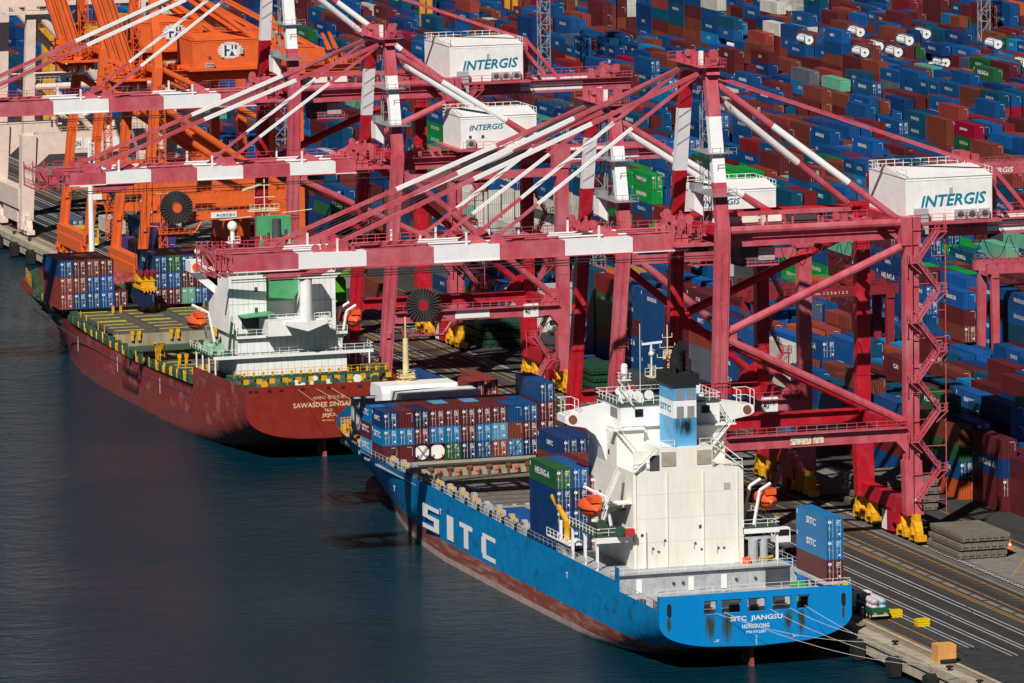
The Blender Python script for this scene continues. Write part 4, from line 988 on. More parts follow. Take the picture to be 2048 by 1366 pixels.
def lifeboat(par,x,y,z,L=7,s=1):
    m=MB(); rows=[]
    for i in range(13):
        u=i/12; yy=-L/2+L*u; e=math.sin(math.pi*min(1,max(0,u)))**.45; rows.append([(1.45*e*math.cos(a),yy,(1.25*e*math.sin(a) if math.sin(a)>0 else 1.25*e*math.sin(a))*(1.15 if math.sin(a)<0 else 1)) for a in np.linspace(0,2*math.pi,15)])
    m.grid(rows); o=m.build('lifeboat',LBOAT,par,smooth=True,loc=(x,y,z))
    m=MB(); m.box(-.75,.75,-L*.42,-L*.08,.95,1.75); m.build('lifeboat_cabin',LBOAT,o)
    m=MB()
    for a in np.linspace(0,1,12): pass
    m.path([(1.5*math.sin(math.pi*u)**.45*(-1),-L/2+L*u,-.15) for u in np.linspace(.02,.98,11)],.09,4); m.path([(1.5*math.sin(math.pi*u)**.45,-L/2+L*u,-.15) for u in np.linspace(.02,.98,11)],.09,4); m.build('fender_strip',BLK,o)
    m=MB()
    for dy in (-L*.33,L*.33):
        m.path([(x-s*(-2.4),y+dy,z-3.2),(x+s*1.9,y+dy,z-.5),(x+s*1.5,y+dy,z+1.6),(x-s*.1,y+dy,z+2.5)],.24,6)
    m.build('davit',WHT,par)
# ---------- blue ship ----------
xc=-15.6
S1=thing('cargo_ship',(xc,3,0),'blue hulled container ship with red waterline moored in the foreground, white house astern','ship')
zt=[(0,10.65),(.79,10.65),(.8,8.7),(17,8.7),(17.05,11.9),(19,11.9),(19.1,9.95),(60,10.0),(110,10.5),(132,10.5),(142,10.9),(152,11.6),(173,12.5),(184,12.9)]
h1,xx1,top1=hull(S1,184,13.8,zt,[HBLUE,HREDB,SCUM])
# transom with mooring ports
m=MB(); cells=[(-13.8,-7.45),(-5.58,-4.9),(-2.1,-1.2),(1.44,2.38),(5.08,5.86),(7.67,13.8)]
m.add([(-13.8,0,9.7),(13.8,0,9.7),(13.8,0,10.65),(-13.8,0,10.65)],[(0,1,2,3)])
for a,b_ in cells: m.add([(a,0,7.8),(b_,0,7.8),(b_,0,9.7),(a,0,9.7)],[(0,1,2,3)])
low=[]
for z in np.linspace(3.1,7.8,16): low.append(((xx1(0,z,0)[0] if z>3.11 else .0),z))
for (xa,za),(xb_,zb) in zip(low,low[1:]): m.add([(-xa,0,za),(xa,0,za),(xb_,0,zb),(-xb_,0,zb)],[(0,1,2,3)])
tr=m.build('transom',HBLUT,h1)
m=MB()
for a,b_ in ((-7.45,-5.58),(-4.9,-2.1),(-1.2,1.44),(2.38,5.08),(5.86,7.67)):
    m.box(a-.1,a,-.04,.6,7.7,9.8);m.box(b_,b_+.1,-.04,.6,7.7,9.8);m.box(a,b_,-.04,.6,7.7,7.8);m.box(a,b_,-.04,.6,9.7,9.8)
m.build('mooring_port_frame',HBLUT,tr)
m=MB()
for x in (-12.4,12.6): m.prism([(x-.32,8.1),(x-.1,7.75),(x+.15,7.75),(x+.3,8.1),(x+.3,9.3),(x+.1,9.6),(x-.12,9.6),(x-.32,9.3)],'y',-.05,.05)
m.build('fairlead',BLK,tr)
m=MB()
k_=0
for a,b_,l in ((-7.5,-5.6,3.9),(-5.1,-3.2,4.3),(3.9,5.4,3.0),(5.8,7.2,3.8),(-12.9,-12.0,2.2),(12.3,12.9,2)):
    k_+=1; m=MB(); m.add([(a,-.012,7.75-l),(b_,-.012,7.75-l),(b_,-.012,7.75),(a,-.012,7.75)],[(0,1,2,3)]); m.build('rust_stain',stain('rust_streaked_blue_%d'%k_,(.0,.235,.62),(.035,.055,.03),((a+b_)/2,7.75-l*.4),(b_-a)*.62,l*.75,3),tr)

lettering('SITC  JIANGSU',(-3.7,-.03,6.45),(1,0,0),(0,0,1),7.5,.85,WTXT,tr,bold=.02); lettering('HONGKONG',(-2.0,-.03,5.55),(1,0,0),(0,0,1),3.9,.6,WTXT,tr,bold=.02); lettering('IMO 9712383',(-1.45,-.03,4.85),(1,0,0),(0,0,1),2.8,.38,WTXT,tr,bold=.02)
m=MB(); write(m,'—PY',(-6.1,-.03,3.9),(1,0,0),(0,0,1),.8,.4); write(m,'25—',(5.2,-.03,3.95),(1,0,0),(0,0,1),.9,.35)
for i in range(5): m.box(-.08,.1,-.03,-.01,3.3+i*.28,3.42+i*.28)
m.build('draught_mark',WTXT,tr)
m=MB(); m.prism([(1.2,-2.5),(7.5,-2.5),(4.6,3.0),(2.0,3.0)],'x',-.25,.25); m.build('rudder',HREDB,S1)
# hull side name
m=MB()
for ch,ya,yb,z0_,z1_ in (('S',110.7,102.2,3.75,7.4),('I',98.2,94.9,3.7,7.35),('T',91.9,85.4,3.7,7.3),('C',81,74.1,3.65,7.35)):
    d=ya-yb
    def q(y0,y1,z0,z1): m.add([(-13.84,ya-d*y0,z0_+(z1_-z0_)*z0),(-13.84,ya-d*y1,z0_+(z1_-z0_)*z0),(-13.84,ya-d*y1,z0_+(z1_-z0_)*z1),(-13.84,ya-d*y0,z0_+(z1_-z0_)*z1)],[(0,1,2,3)])
    if ch=='S': q(.0,1,.82,1);q(0,.32,.44,.82);q(.32,1,.42,.6);q(.68,1,0,.42);q(0,.68,0,.18)
    if ch=='I': q(0,1,0,1)
    if ch=='T': q(0,1,.8,1);q(.34,.68,0,.8)
    if ch=='C': q(.08,1,.82,1);q(0,.34,.18,.82);q(.08,1,0,.18)
nm=m.build('name_lettering',WTXT,h1)
m=MB()
for y in (101,40,125): m.box(-13.85,-13.83,y,y+.9,7.6,7.75); m.box(-13.85,-13.83,y+.35,y+.55,6.9,7.6)
m.build('tug_mark',WTXT,h1)
# decks and an added light-blocking slab
m=MB(); 
def dk(y0,y1,z,inset=.1,n=8,mi=0):
    rows=[]
    for y in np.linspace(y0,y1,n): x=xx1(y,max(z,8),0)[0]-inset; rows.append([(-x,y,z),(x,y,z)])
    m.grid(rows,mi)
dk(.1,23,6.9); dk(23,98,6.0,.1,12); dk(98,150,8.2,.1,12); dk(150,183,9.4,.3,12); m.box(-13.7,13.7,23,23.2,6.9,9.75); m.box(-13.6,13.6,23.2,44,9.6,9.75); m.box(-13.4,13.4,.15,6.5,9.55,9.65); m.box(-13.65,-12.3,44,136,9.3,9.5); m.box(12.3,13.65,44,136,9.3,9.5)  # thin slab behind the transom rim is added, unseen, to darken the mooring ports
m.build('deck',[LGRY],S1)
m=MB(); 
for i in range(26):
    r_=random.uniform; x=r_(-12,12);y=r_(2,16); m.tube((x-.7,y,7.6),(x+.7,y,7.6),.55,10) if i%2 else m.box(x-.5,x+.5,y-.4,y+.4,6.9,8.1)
m.build('mooring_winch',DGRY,S1)
m=MB()
for i,x in enumerate((-11,-9.4,-6.2,-1.8,-.2,3,6)): m.box(x,x+.8,22.9,23,7.2,9.1,i%2); 
for x in (-4,-2.6,5.2,8): m.tube((x,22.8,8.3),(x,23,8.3),.22,10,2)
m.box(9.5,13,22.8,23,7,9.4,2); m.rail([(-13.5,22.9,9.75),(13.5,22.9,9.75)],1.05,2.2,.035,3); m.rail([(-13.6,.15,10.65),(13.6,.15,10.65)],.95,2.4,.035,3); m.box(-12.4,13.2,22.7,22.8,9.6,9.8,2)
m.build('poop_fittings',[LGRY,WHT,DGRY,WHT],S1)
m=MB()
for y in (3,9,15):
    for x in (11.0,13.4): m.beam((x,y,6.9),(x,y,10.4),.35)
m.box(10.7,13.7,2.4,16.2,10.35,10.72); m.build('container_platform',LGRY,S1)
m=MB(); m.box(9.5,10.9,10,13,7,9.3); m.build('green_winch',mat('vivid_green',(.02,.4,.08),.5),S1)
m=MB(); m.box(7.6,8.4,26,27.2,9.75,10.6); m.box(8.5,10.2,27,28.2,9.75,10.5,1); m.tube((10.5,27,10.2),(12.2,27.6,10.4),.2,8,1); m.build('deck_gear',[LBOAT,YELO],S1)
# side structures along the holds
m=MB(); r=random.Random(4)
for s in (-1,1):
    y=44
    while y<166:
        lim=xx1(y,9.9,0)[0]
        x=s*(lim-.35)
        m.box(min(x,x-s*1.4),max(x,x-s*1.4),y,y+2.2,9.2,10.9+r.uniform(0,.5)); 
        if s<0:
            m.tube((x-.05,y+2.9,10.3),(x+.3,y+2.9,10.3),.8,10,1); m.beam((x+1.3,y+3.9,9.4),(x+.1,y+5.6,11.7),.14,.55,2) if r.random()<.8 else None; m.beam((x+.2,y+3.6,9.6),(x+.2,y+3.6,11.3),.3); m.box(x+.9,x+1.6,y+2.3,y+3.3,9.4,11.2+r.uniform(0,.7)); m.box(x+.5,x+.9,y+4.6,y+5.5,9.5,10.4,1)
            m.box(x,x+.4,y+.4,y+.9,10.9,11.4,3)
        m.beam((x,y+4.9,9.6),(x,y+4.9,11.5),.22); 
        y+=6.1
        if y>146: break
    m.rail([(s*13.6,19.3,9.95),(s*13.6,60,10.0)],1.05,2,.04); m.rail([(s*13.65,60,10.0),(s*13.65,112,10.45),(s*13.65,140,10.4)],1.0,2,.04); m.rail([(s*13.6,1,8.7),(s*13.6,17,8.7)],1.1,1.6,.05)
build_sides(m,'side_lashing_gear',[LGRY,BLK,YELO,RUST],S1)
# holds: hatch covers and coamings
for i,(y0,y1,zh,mt_) in enumerate(((98,109.6,8.5,STEEL),(110.4,126.5,8.5,STEEL),(44,57,9.7,STEEL),(58,71,9.0,STEEL))):
    for j,(xa,xb_) in enumerate(((-12.2,-4.2),(-4.05,4.05),(4.2,12.2))):
        m=MB(); m.box(xa,xb_,y0,y1,zh-.5,zh)
        for a in range(5): m.box(xa+.3+a*(xb_-xa-.6)/5,xa+.45+a*(xb_-xa-.6)/5,y0+.2,y1-.2,zh,zh+.05,0)
        for a in (0,.33,.66,.97): m.box(xa+.1,xb_-.1,y0+(y1-y0)*a,y0+(y1-y0)*a+.18,zh,zh+.07,1)
        for a in range(4): m.box(xa+.3+a*2,xa+.9+a*2,y0-.25,y0,zh-.7,zh-.1,2)
        m.build('hatch_cover',[mt_,DGRY,LGRY],S1)
m=MB(); m.box(-12.4,12.4,127.6,130.2,8.2,10.1); m.box(-12.4,12.4,97,97.8,5,8.2); m.box(-12.4,12.4,130.2,160,9.4,10.15); m.box(-12.4,12.4,71.2,71.8,7.5,9.9); m.box(-12.4,12.4,73,73.5,5,7.5)
for x in np.arange(-10.8,12,3.1): m.box(x,x+.35,127.3,127.6,8.3,9.6,1); m.box(x-.25,x+.6,127.2,127.6,9.4,9.95,1)
for x in np.arange(-9.3,12,3.1): m.tube((x,127.2,8.5),(x,127.2,9.2),.22,8,2); m.tube((x,127.2,9.1),(x,127.2,9.5),.4,8,2)
m.box(-12.8,12.8,127.2,127.6,10.1,10.35,3)
m.build('hatch_coaming',[COAM,RUST,mat('vent_orange',(.6,.16,.07)),DGRY],S1)
m=MB()
for i in range(11):
    x=-13.64+i*PW+ .2
    if i%2==0: m.beam((x,131.65,10.2),(x+2.1,131.65,12.9),.09); m.beam((x+2.1,131.65,10.2),(x,131.65,12.9),.09)
m.build('lashing_rod',DGRY,S1)
# breakwater, covers, foremast
m=MB(); m.box(-13,-9.4,151,151.3,12,17.8); 
for x in (-13,-11.9,-10.8,-9.6): m.box(x,x+.25,150.4,151,12,17.8)
m.box(-13,-9.2,149.9,151.3,17.7,17.95); m.build('breakwater',LGRY,S1)
for i,(a,b_,z) in enumerate(((-5.6,6.9,16.6),(-4.6,8.4,16.3))):
    o=MB(); y=162.5-i*7.5
    o.prism([(y,z-2.2),(y+6.3,z-2.2),(y+6.5,z+.3),(y+5.9,z+1.3),(y+.6,z+1.3),(y-.1,z+.2)],'x',xc+a,xc+b_)
    oo=o.build('covered_boat',[WHT]); tag(oo,'long white wrapped cargo unit lying across the blue ship bow, %s'%('further one' if i==0 else 'nearer one'),'wrapped cargo','white wrapped units on the bow')
m=MB(); m.tube((0,165,11.3),(0,165,24.6),.62,12,r2=.42); m.box(-1.3,1.3,164.2,165.8,18.4,18.6); m.rail([(-1.3,164.2,18.6),(1.3,164.2,18.6),(1.3,165.8,18.6),(-1.3,165.8,18.6),(-1.3,164.2,18.6)],.9,.9); clutter(m,-1.6,1.6,164,165.6,17.2,19.2,12,0,2); m.tube((0,165,24.6),(0,165,28),.14,6); m.beam((-1.2,165,15.6),(1.2,165,15.6),.25)
for i in range(14): m.box(.45,.75,164.8,165.2,11.6+i*.8,11.66+i*.8)
m.build('foremast',mat('mast_cream',(.68,.55,.3),.5,dirt=.3),S1)
m=MB(); clutter(m,-8,7,156,172,9.4,10.8,26,0,12); clutter(m,-11.5,-9,154,160,9.4,10.6,6,0,13); m.build('windlass',LGRY,S1); m=MB(); [m.rail([(-11,y,z),(-8.4,y,z)],1.3,.5,.07) for y in (159,161.5,164) for z in (10.2,11.5)]; clutter(m,-10.8,-8.6,159,164,10,12,8,0,3); m.build('yellow_bow_gear',YELO,S1)
# accommodation
def cab(m,x0,x1,y0,y1,z0,z1,mi=0): m.box(x0,x1,y0,y1,z0,z1,mi)
m=MB(); cab(m,-8.1,8.1,28,36,9.7,23.3); 
for z in (13.3,16.6,20): m.box(-8.12,8.12,27.985,28,z,z+.04,1)
m.build('engine_casing',[CRMW,mat('weld_seam',(.6,.57,.5),.6)],S1)
m=MB()
for x,z in ((5.2,20.2),): m.box(x,x+.95,27.93,28,z,z+.95)
for x,z in ((-7.1,24.2-3.1),(.6,24.2-3.1)): pass
m.box(-7,-6.6,27.96,28,14.2,14.6,1); m.box(1.5,1.9,27.96,28,14.9,15.4,1)
for x in (-4.6,1.7,5): m.box(x,x+.3,27.85,28,11.9,12.1,1)
m.build('window',[LGRY,DGRY],S1)
m=MB(); cab(m,-4.1,3.6,28,36,23.3,26.4); m.box(-8.1,-4.1,35,36,23.3,28.5); m.box(3.6,8,35.5,36,23.3,28.5); f_=m.build('funnel_casing',CRMW,S1)
m=MB()
for x in (-3.9,1.3): m.box(x,x+2.1,27.9,28,23.9,25.9); 
m.build('louvre',mat('louvre_buff',(.42,.38,.3),.7,dirt=.4),f_)
m=MB(); m.box(-8.0,-6.0,28.2,28.3,23.3,26.2,0); m.box(-5.6,-4.2,27.98,28.05,23.3,25.5,1)
m.build('door_opening',[CRMW,DGRY],f_)
m=MB(); fx0,fx1,fy0,fy1=-1.75,1.65,29,35
for z0,z1,mi in ((26.4,30.4,0),(30.4,32.8,1),(32.8,34.9,0),(34.9,36.5,2)):
    ex=.35 if mi==2 else 0; m.box(fx0-ex,fx1+ex,fy0-ex,fy1+ex,z0,z1,mi)
fu=m.build('funnel',[SKYB,WHT,BLK],S1)
m=MB()
for x in (-1.25,.3):
    for z in (30.3,32.9): m.box(x,x+1.0,28.93,29,z,z+1.7 if z<31 else 34.5); 
m.build('funnel_louvre',mat('louvre_grey',(.25,.27,.28),.7),fu)
m=MB(); m.add([(-1.74,28.985,26.42),(1.64,28.985,26.42),(1.64,28.985,30.25),(-1.74,28.985,30.25)],[(0,1,2,3)]); m.build('soot_mark',stain('sooty_funnel_blue',(.1,.38,.68),(.012,.015,.02),(-.05,29.4),2.4,2.3,2.2),fu)
lettering('SITC',(fx0-.03,34.6,31.1),(0,-1,0),(0,0,1),4.6,.95,mat('logo_blue',(.02,.25,.5)),fu,bold=.03)
m=MB(); m.tube((-.2,32,36.4),(-.2,32,38.2),1.0,14); m.path([(-.2,32,38.0),(0,31.6,39.4),(.5,30.9,40.2)],.95,12)
for x,y in ((-1.2,30),(1.1,30.4),(1.2,33),(-1.2,34)): m.tube((x,y,36.4),(x,y,38+y%2),.3,8); 
m.build('exhaust_pipe',BLK,fu)
m=MB(); r=random.Random(77)
for x in (-7.7,-3.1,2.2,7.2): m.beam((x,27.9,9.8),(x,27.9,23),.1)
for i in range(4): x=r.uniform(-7,7);z=r.uniform(11,14); m.box(x,x+.25,27.8,28,z,z+.2,1); m.beam((x,27.95,z),(x,27.95,z-.8),.05,mi=1)
m.box(6.6,7.4,27.92,28,9.8,11.8,0); m.tube((-6.4,27.75,9.8),(-6.4,27.75,15),.14,8)
m.build('wall_fitting',[CRMW,DGRY],S1)
m=MB()
for z in (14.6,18,24.4):
    for y in (38.5,42.6): m.box(-8.06,-8.0,y,y+.55,z,z+.75)
m.build('window',GLS,S1)
# main tower and bridge
m=MB(); cab(m,-8.0,8.0,36,48,9.7,28.5); 
for z in (13,16.2,19.4,22.6,25.6): m.box(-8.02,-8.0,36,48,z,z+.05,1)
m.build('accommodation_block',[CRMW,MT['weld_seam']],S1)
m=MB(); cab(m,-7.3,7.3,35.5,46,28.5,31.5); m.box(-7.5,7.5,35.3,46.4,31.5,31.62,1); m.box(-7.33,-7.3,37,45.5,29.6,31,2)
br=m.build('bridge',[WHT,GRND,GLS],S1)
m=MB(); 
for x in (-5.2,4.6): m.box(x,x+1.2,35.42,35.5,29.9,31.0)
m.build('window',GLS,br)
m=MB(); m.rail([(-7.4,35.4,31.6),(7.4,35.4,31.6),(7.4,46.3,31.6),(-7.4,46.3,31.6),(-7.4,35.4,31.6)],1.1,1.5); m.rail([(-9,34.6,28.5),(-4.3,34.6,28.5)],1.1,1.2); m.rail([(4.3,34.6,28.5),(9.2,34.6,28.5)],1.1,1.2); m.rail([(-8,28.1,23.3),(-4.4,28.1,23.3)],1.1,1.3); m.rail([(3.8,28.1,23.3),(8,28.1,23.3)],1.1,1.3); m.rail([(-4,28.1,26.4),(-1.9,28.1,26.4)],1.1,1.1); m.rail([(1.8,28.1,26.4),(3.5,28.1,26.4)],1.1,1.1)
for s in (-1,1): m.rail([(s*14.0,40,29.9),(s*14.0,43.5,29.9),(s*12,43.5,29.9),(s*12,40,29.9)],2.2,1.2,.06)
m.build('railing',WHT,S1)
m=MB(); m.box(-9.4,-4,34.5,36,28.2,28.4); m.box(4,9.4,34.5,36,28.2,28.4)
for s in (-1,1):
    m.prism([(s*7.3,31.0),(s*14,29.9),(s*14,28.9),(s*13.2,28.5),(s*11,28.1),(s*9.6,27),(s*8.6,25.2),(s*8,23.2),(s*7.3,23.2)],'y',40,43.6)
build_sides(m,'bridge_wing',WHT,S1)
m=MB()
for s in (-1,1): m.tube((s*12.9,39.85,29.4),(s*12.9,39.9,29.4),.62,12)
build_sides(m,'lifebuoy_panel',RUST,S1)
def stair(m,p,q,w_=.7,n=12):
    p=Vector(p);q=Vector(q)
    for dy in (0,w_): m.beam(p+Vector((0,dy,0)),q+Vector((0,dy,0)),.22,.1); m.beam(p+Vector((0,dy,1)),q+Vector((0,dy,1)),.07)
    for i in range(n): c=p.lerp(q,(i+.5)/n); m.box(c.x-.15,c.x+.15,c.y,c.y+w_,c.z-.03,c.z+.03)
m=MB(); stair(m,(-8.5,34.2,28.4),(-4.4,34.2,23.4)); stair(m,(8.5,34.2,28.4),(4.0,34.2,23.4)); stair(m,(-4.6,27.6,26.3),(-8.0,27.6,23.3)); stair(m,(4.0,27.6,26.3),(7.8,27.6,23.3)); stair(m,(-7.6,35,34.2),(-5.6,35,31.6)); stair(m,(-11.2,30,19),(-9.3,30,23.2)); stair(m,(-12,31,14.8),(-10.6,31,18.8)); m.box(-10.2,-8,28.5,31,18.8,19)
m.build('outside_stair',WHT,S1)
m=MB(); m.box(-13.5,-8,28,40,14.4,14.65); m.box(8,13.4,28,40,14.4,14.65); m.box(-13.5,-8,28,28.2,13.6,14.4,1); m.box(8,13.4,28,28.2,13.7,14.4,1); m.box(-12.3,-8,31,38,17.6,17.8)
m.rail([(-13.5,40,14.6),(-13.5,28,14.6),(-8.1,28,14.6)],1.05,1.5,mi=1); m.rail([(13.4,40,14.6),(13.4,28,14.6),(8.1,28,14.6)],1.05,1.5,mi=1)
for y in (28.6,34,39.6,45): 
    for s in (-1,1): m.beam((s*13.2,y,9.7),(s*13.2,y,14.4),.35,mi=1)
m.box(-13.7,-10.9,40,50,11.5,11.75,1); m.rail([(-13.7,50,11.7),(-13.7,40,11.7)],1.05,1.5,mi=1)
build_sides(m,'boat_deck',[GRND,WHT],S1)
lifeboat(S1,-12.4,34,17.9,7.2,1); lifeboat(S1,12.5,31.5,17.9,6.4,-1)
m=MB(); m.tube((-12.8,43.4,11.7),(-12.8,43.4,13.6),.42,10); m.box(-13.2,-12.4,43,43.8,13.6,14.6); m.beam((-12.8,43.4,14.4),(-13.6,47.5,17.6),.55,.45); m.build('provision_crane',YELO,S1)
m=MB(); m.tube((9.2,27.2,9.75),(9.2,27.2,13),.7,14); m.tube((10.9,27.6,9.75),(10.9,27.6,13),.6,14); m.box(8.3,12,27.2,29,13,13.2); m.build('ventilator',LGRY,S1)
m=MB(); clutter(m,-12.6,-8.6,27,30,14.6,16.2,10,0,21); m.box(-9.6,-8.3,26.6,27.6,14.65,15.6,1); m.build('deck_locker',[GRND,mat('locker_red',(.5,.03,.03))],S1)
MC=mat('mast_cream_white',(.75,.66,.45),.5)
m=MB(); lattice(m,2.2,43,31.6,38,.9,1.0,.05); m.tube((2.2,43,37.5),(2.2,43,41.6),.08,6)
for z,w_ in ((35.5,1.8),(37,1.5),(38.4,1.1),(39.8,.7)): m.beam((2.2-w_,43,z),(2.2+w_,43,z),.08); m.tube((2.2-w_,43,z),(2.2-w_,43,z+.5),.05,4); m.tube((2.2+w_,43,z),(2.2+w_,43,z+.6),.05,4)
m.rail([(-.8,42,34.4),(4.6,42,34.4),(4.6,44,34.4),(-.8,44,34.4)],1.0,.7,.04); m.box(-.8,4.6,42,44,34.3,34.4)
m.build('radar_mast',MC,S1)
m=MB(); m.beam((-1.6,43,39),(1.4,43,39.2),.2,.3); m.tube((-.2,43,34.4),(-.2,43,38.9),.14,8); m.ball((-.2,43,37.6),.4); m.build('radar_scanner',WHT,S1)
m=MB(); m.tube((-5.2,40,35.5),(-5.2,40,36.2),.5,12); m.ball((-5.2,40,36.4),.5,n=12); m.tube((-5.2,40,33.8),(-5.2,40,35.4),.15,6); m.box(-6,-4.4,39.2,40.8,34.5,34.6); m.rail([(-6,39.2,34.6),(-4.4,39.2,34.6),(-4.4,40.8,34.6),(-6,40.8,34.6),(-6,39.2,34.6)],.9,.6,.04)
for dx,dy in ((-1,-.8),(1,-.8),(0,1)): m.beam((-5.2+dx*1.2,40+dy,31.6),(-5.2+dx*.3,40+dy*.3,34.5),.1)
m.tube((-3.2,39,31.6),(-3.2,39,42.5),.05,4); m.build('radome_mast',WHT,S1)
m=MB(); clutter(m,-6.5,-2.5,37,44,31.6,33,16,0,31); clutter(m,3,6.8,36.5,44,31.6,33.4,18,0,32); m.build('monkey_island_gear',WHT,S1)
# mooring lines of the blue ship
m=MB()
def sag(p,q,d,r=.032):
    p=Vector(p);q=Vector(q); m.path([tuple(p.lerp(q,t)-Vector((0,0,d*4*t*(1-t)))) for t in np.linspace(0,1,10)],r,4)
sag((xc-6,2.9,8),(.9,-6.5,4.1),1.2); sag((xc-4.6,2.9,8),(.9,-27,4.1),1.6); sag((xc+2,2.9,8),(.9,-27,4.2),1.4); sag((xc+4.8,2.9,8),(.9,-6.4,4.2),.8); sag((xc+7,2.9,8.2),(.9,-38,4.2),1.2)
o=m.build('mooring_line',ROPE); tag(o,'pale mooring ropes running from the blue stern ports to the quay bollards','mooring lines')
# ---------- red ship ----------
xd=-17.0
S2=thing('cargo_ship',(xd,208,0),'red hulled container ship moored ahead of the blue one, white house with green funnel','ship')
zt=[(0,12.3),(20,12.0),(33,11.7),(33.1,8.6),(70,7.6),(100,8.0),(130,8.9),(150,9.8),(182,11.4)]
h2,xx2,top2=hull(S2,182,13.8,zt,[HRED,HRED2,HRED2],boot=3.3,zb0=3.4,zs0=8.6,name='hull')
m=MB(); low=[(0,3.4)]+[(xx2(0,z,0)[0],z) for z in np.linspace(3.55,8.6,16)]
for (xa,za),(xb_,zb) in zip(low,low[1:]): m.add([(-xa,0,za),(xa,0,za),(xb_,0,zb),(-xb_,0,zb)],[(0,1,2,3)])
m.add([(-13.8,0,8.6),(13.8,0,8.6),(13.8,0,12.3),(-13.8,0,12.3)],[(0,1,2,3)]); tr2=m.build('transom',HTRED,h2)
m=MB()
for x in (-13,-12,-9.8,-7.8,-4.2,.2,2.6,5.4,8,11): m.prism([(x-.35,11.35),(x+.35,11.35),(x+.35,11.8),(x-.35,11.8)],'y',-.03,.02)
m.build('mooring_port',BLK,tr2)
YT=mat('gold_lettering',(.75,.55,.25),.6)
lettering('사와디 싱가포르',(-2.6,-.03,9.75),(1,0,0),(0,0,1),5.4,.6,YT,tr2,bold=.005); lettering('SAWASDEE SINGAPORE',(-5.9,-.03,8.55),(1,0,0),(0,0,1),12.2,.8,YT,tr2); lettering('제주',(-.6,-.03,7.7),(1,0,0),(0,0,1),1.4,.5,YT,tr2,bold=.005); lettering('JEJU',(-1.1,-.03,6.75),(1,0,0),(0,0,1),2.2,.7,YT,tr2); lettering('IMO',(-1.0,-.03,6.2),(1,0,0),(0,0,1),2,.2,YT,tr2)
m=MB(); m.prism([(2,-2.5),(8,-2.5),(5,3.2),(2.4,3.2)],'x',-.3,.3); m.build('rudder',HREDB,S2)
m=MB()
for y in (55,84,112): m.box(-13.84,-13.82,y,y+.25,4.2,6.8)
for y,n_ in ((27,5),(20,4),(13,3)):
    for i in range(n_): m.box(-13.84,-13.82,y+i*.75,y+.4+i*.75,10.6,10.9,1)
m.path([(-13.84,y,top2(y)-1.9) for y in np.arange(34,150,8)],.07,4,1)
m.build('hull_marking',[WTXT,DGRY],h2)
def dk2(m,y0,y1,z,inset=.12,n=8):
    rows=[]
    for y in np.linspace(y0,y1,n): x=xx2(y,max(z,8),0)[0]-inset; rows.append([(-x,y,z),(x,y,z)])
    m.grid(rows)
m=MB(); dk2(m,.1,34,10.6); dk2(m,34,150,7.2,.2,20); dk2(m,150,181,8.6,.3,10); m.build('deck',GRND,S2)
m=MB(); m.box(-12.6,12.6,8,9.4,12.4,12.9); 
for x in np.arange(-12,12.5,2.2): m.box(x,x+.9,7.8,8.2,11.7,12.5,1); m.beam((x,8.6,10.6),(x,8.6,12.4),.3)
for x in np.arange(-12,12.5,1.6): m.box(x,x+.35,7.9,8,12.9,13.7,2)
m.rail([(-12.6,7.9,12.9),(12.6,7.9,12.9)],1.1,1.5,mi=1); clutter(m,-12,12,2,7,10.6,12.3,24,0,5); clutter(m,-11,11,3,7,11.2,12.8,8,1,6); m.box(-13.3,-11,9,14,12.2,12.6); m.box(9.6,13,9,14,13,13.3); m.rail([(-13.3,9,12.6),(-11,9,12.6)],1.2,1,mi=1)
m.build('aft_lashing_bridge',[GRND,YELO,MT['yellow_line'] if 'yellow_line' in MT else YELO],S2)
m=MB(); clutter(m,-5,6,2,6,10.6,12.6,9,0,15); m.build('mooring_winch',WHT,S2)
CP=WHT
m=MB(); m.box(-9.2,9.6,22,34,10.6,14.4); m.box(-9.0,8.9,22,34,14.6,17.6)
for i in range(16): m.box(-8.6+i*1.15,-8.54+i*1.15,21.97,22,10.8,17.4,1)
m.build('lower_accommodation',[CP,mat('panel_seam',(.5,.5,.48))],S2)
m=MB(); m.box(-13.4,14.0,21.3,36,14.3,14.6,0); m.box(-13.4,14.0,21.2,21.3,14.1,14.65,1); m.box(-9.4,9.6,21.4,34,17.55,17.8,0); m.box(-9.4,9.6,21.3,21.4,17.4,17.85,1)
m.rail([(-13.4,36,14.6),(-13.4,21.3,14.6),(14,21.3,14.6),(14,30,14.6)],1.05,1.6,mi=1); m.rail([(-9.4,21.4,17.8),(9.6,21.4,17.8)],1.0,1.6,mi=1)
for y in (21,25,29,33): m.beam((-13.2,y,9),(-13.2,y,14.3),.22,mi=1); m.beam((13.2,y,11),(13.2,y,14.3),.22,mi=1)
m.build('boat_deck',[GRND,WHT],S2)
m=MB(); m.box(-9.6,-3.2,25,38,17.8,27.4); m.box(2.6,8.4,24,35,17.8,27.6); m.box(-3.2,2.6,28,38,17.8,25); m.box(-4.5,6.3,19.4,24,17.8,20.4); m.box(-9.6,8.4,32,38,25,27.4)
for x in np.arange(-9,-3.3,.9): m.box(x,x+.05,24.97,25,18,27.2,1)
for x in np.arange(3,8.4,.9): m.box(x,x+.05,23.97,24,18,27.4,1)
m.box(2.6,8.4,23.97,24,22.8,22.9,1); m.box(-9.6,-3.2,24.97,25,22.6,22.7,1)
m.build('accommodation_block',[CP,MT['panel_seam']],S2)
m=MB()
for x,z in ((-5.2,24.6),(-5.2,21.2)): m.box(x,x+.5,24.92,25,z,z+.8)
m.box(-7.5,-4.6,24.9,25,18.6,20.6)
m.build('window',DGRY,S2)
m=MB(); m.prism([(-8.2,20.8),(-2.8,21.2),(-2.8,21.35),(-8.2,20.95)],'y',20.8,25); m.build('awning',GRNF,S2)
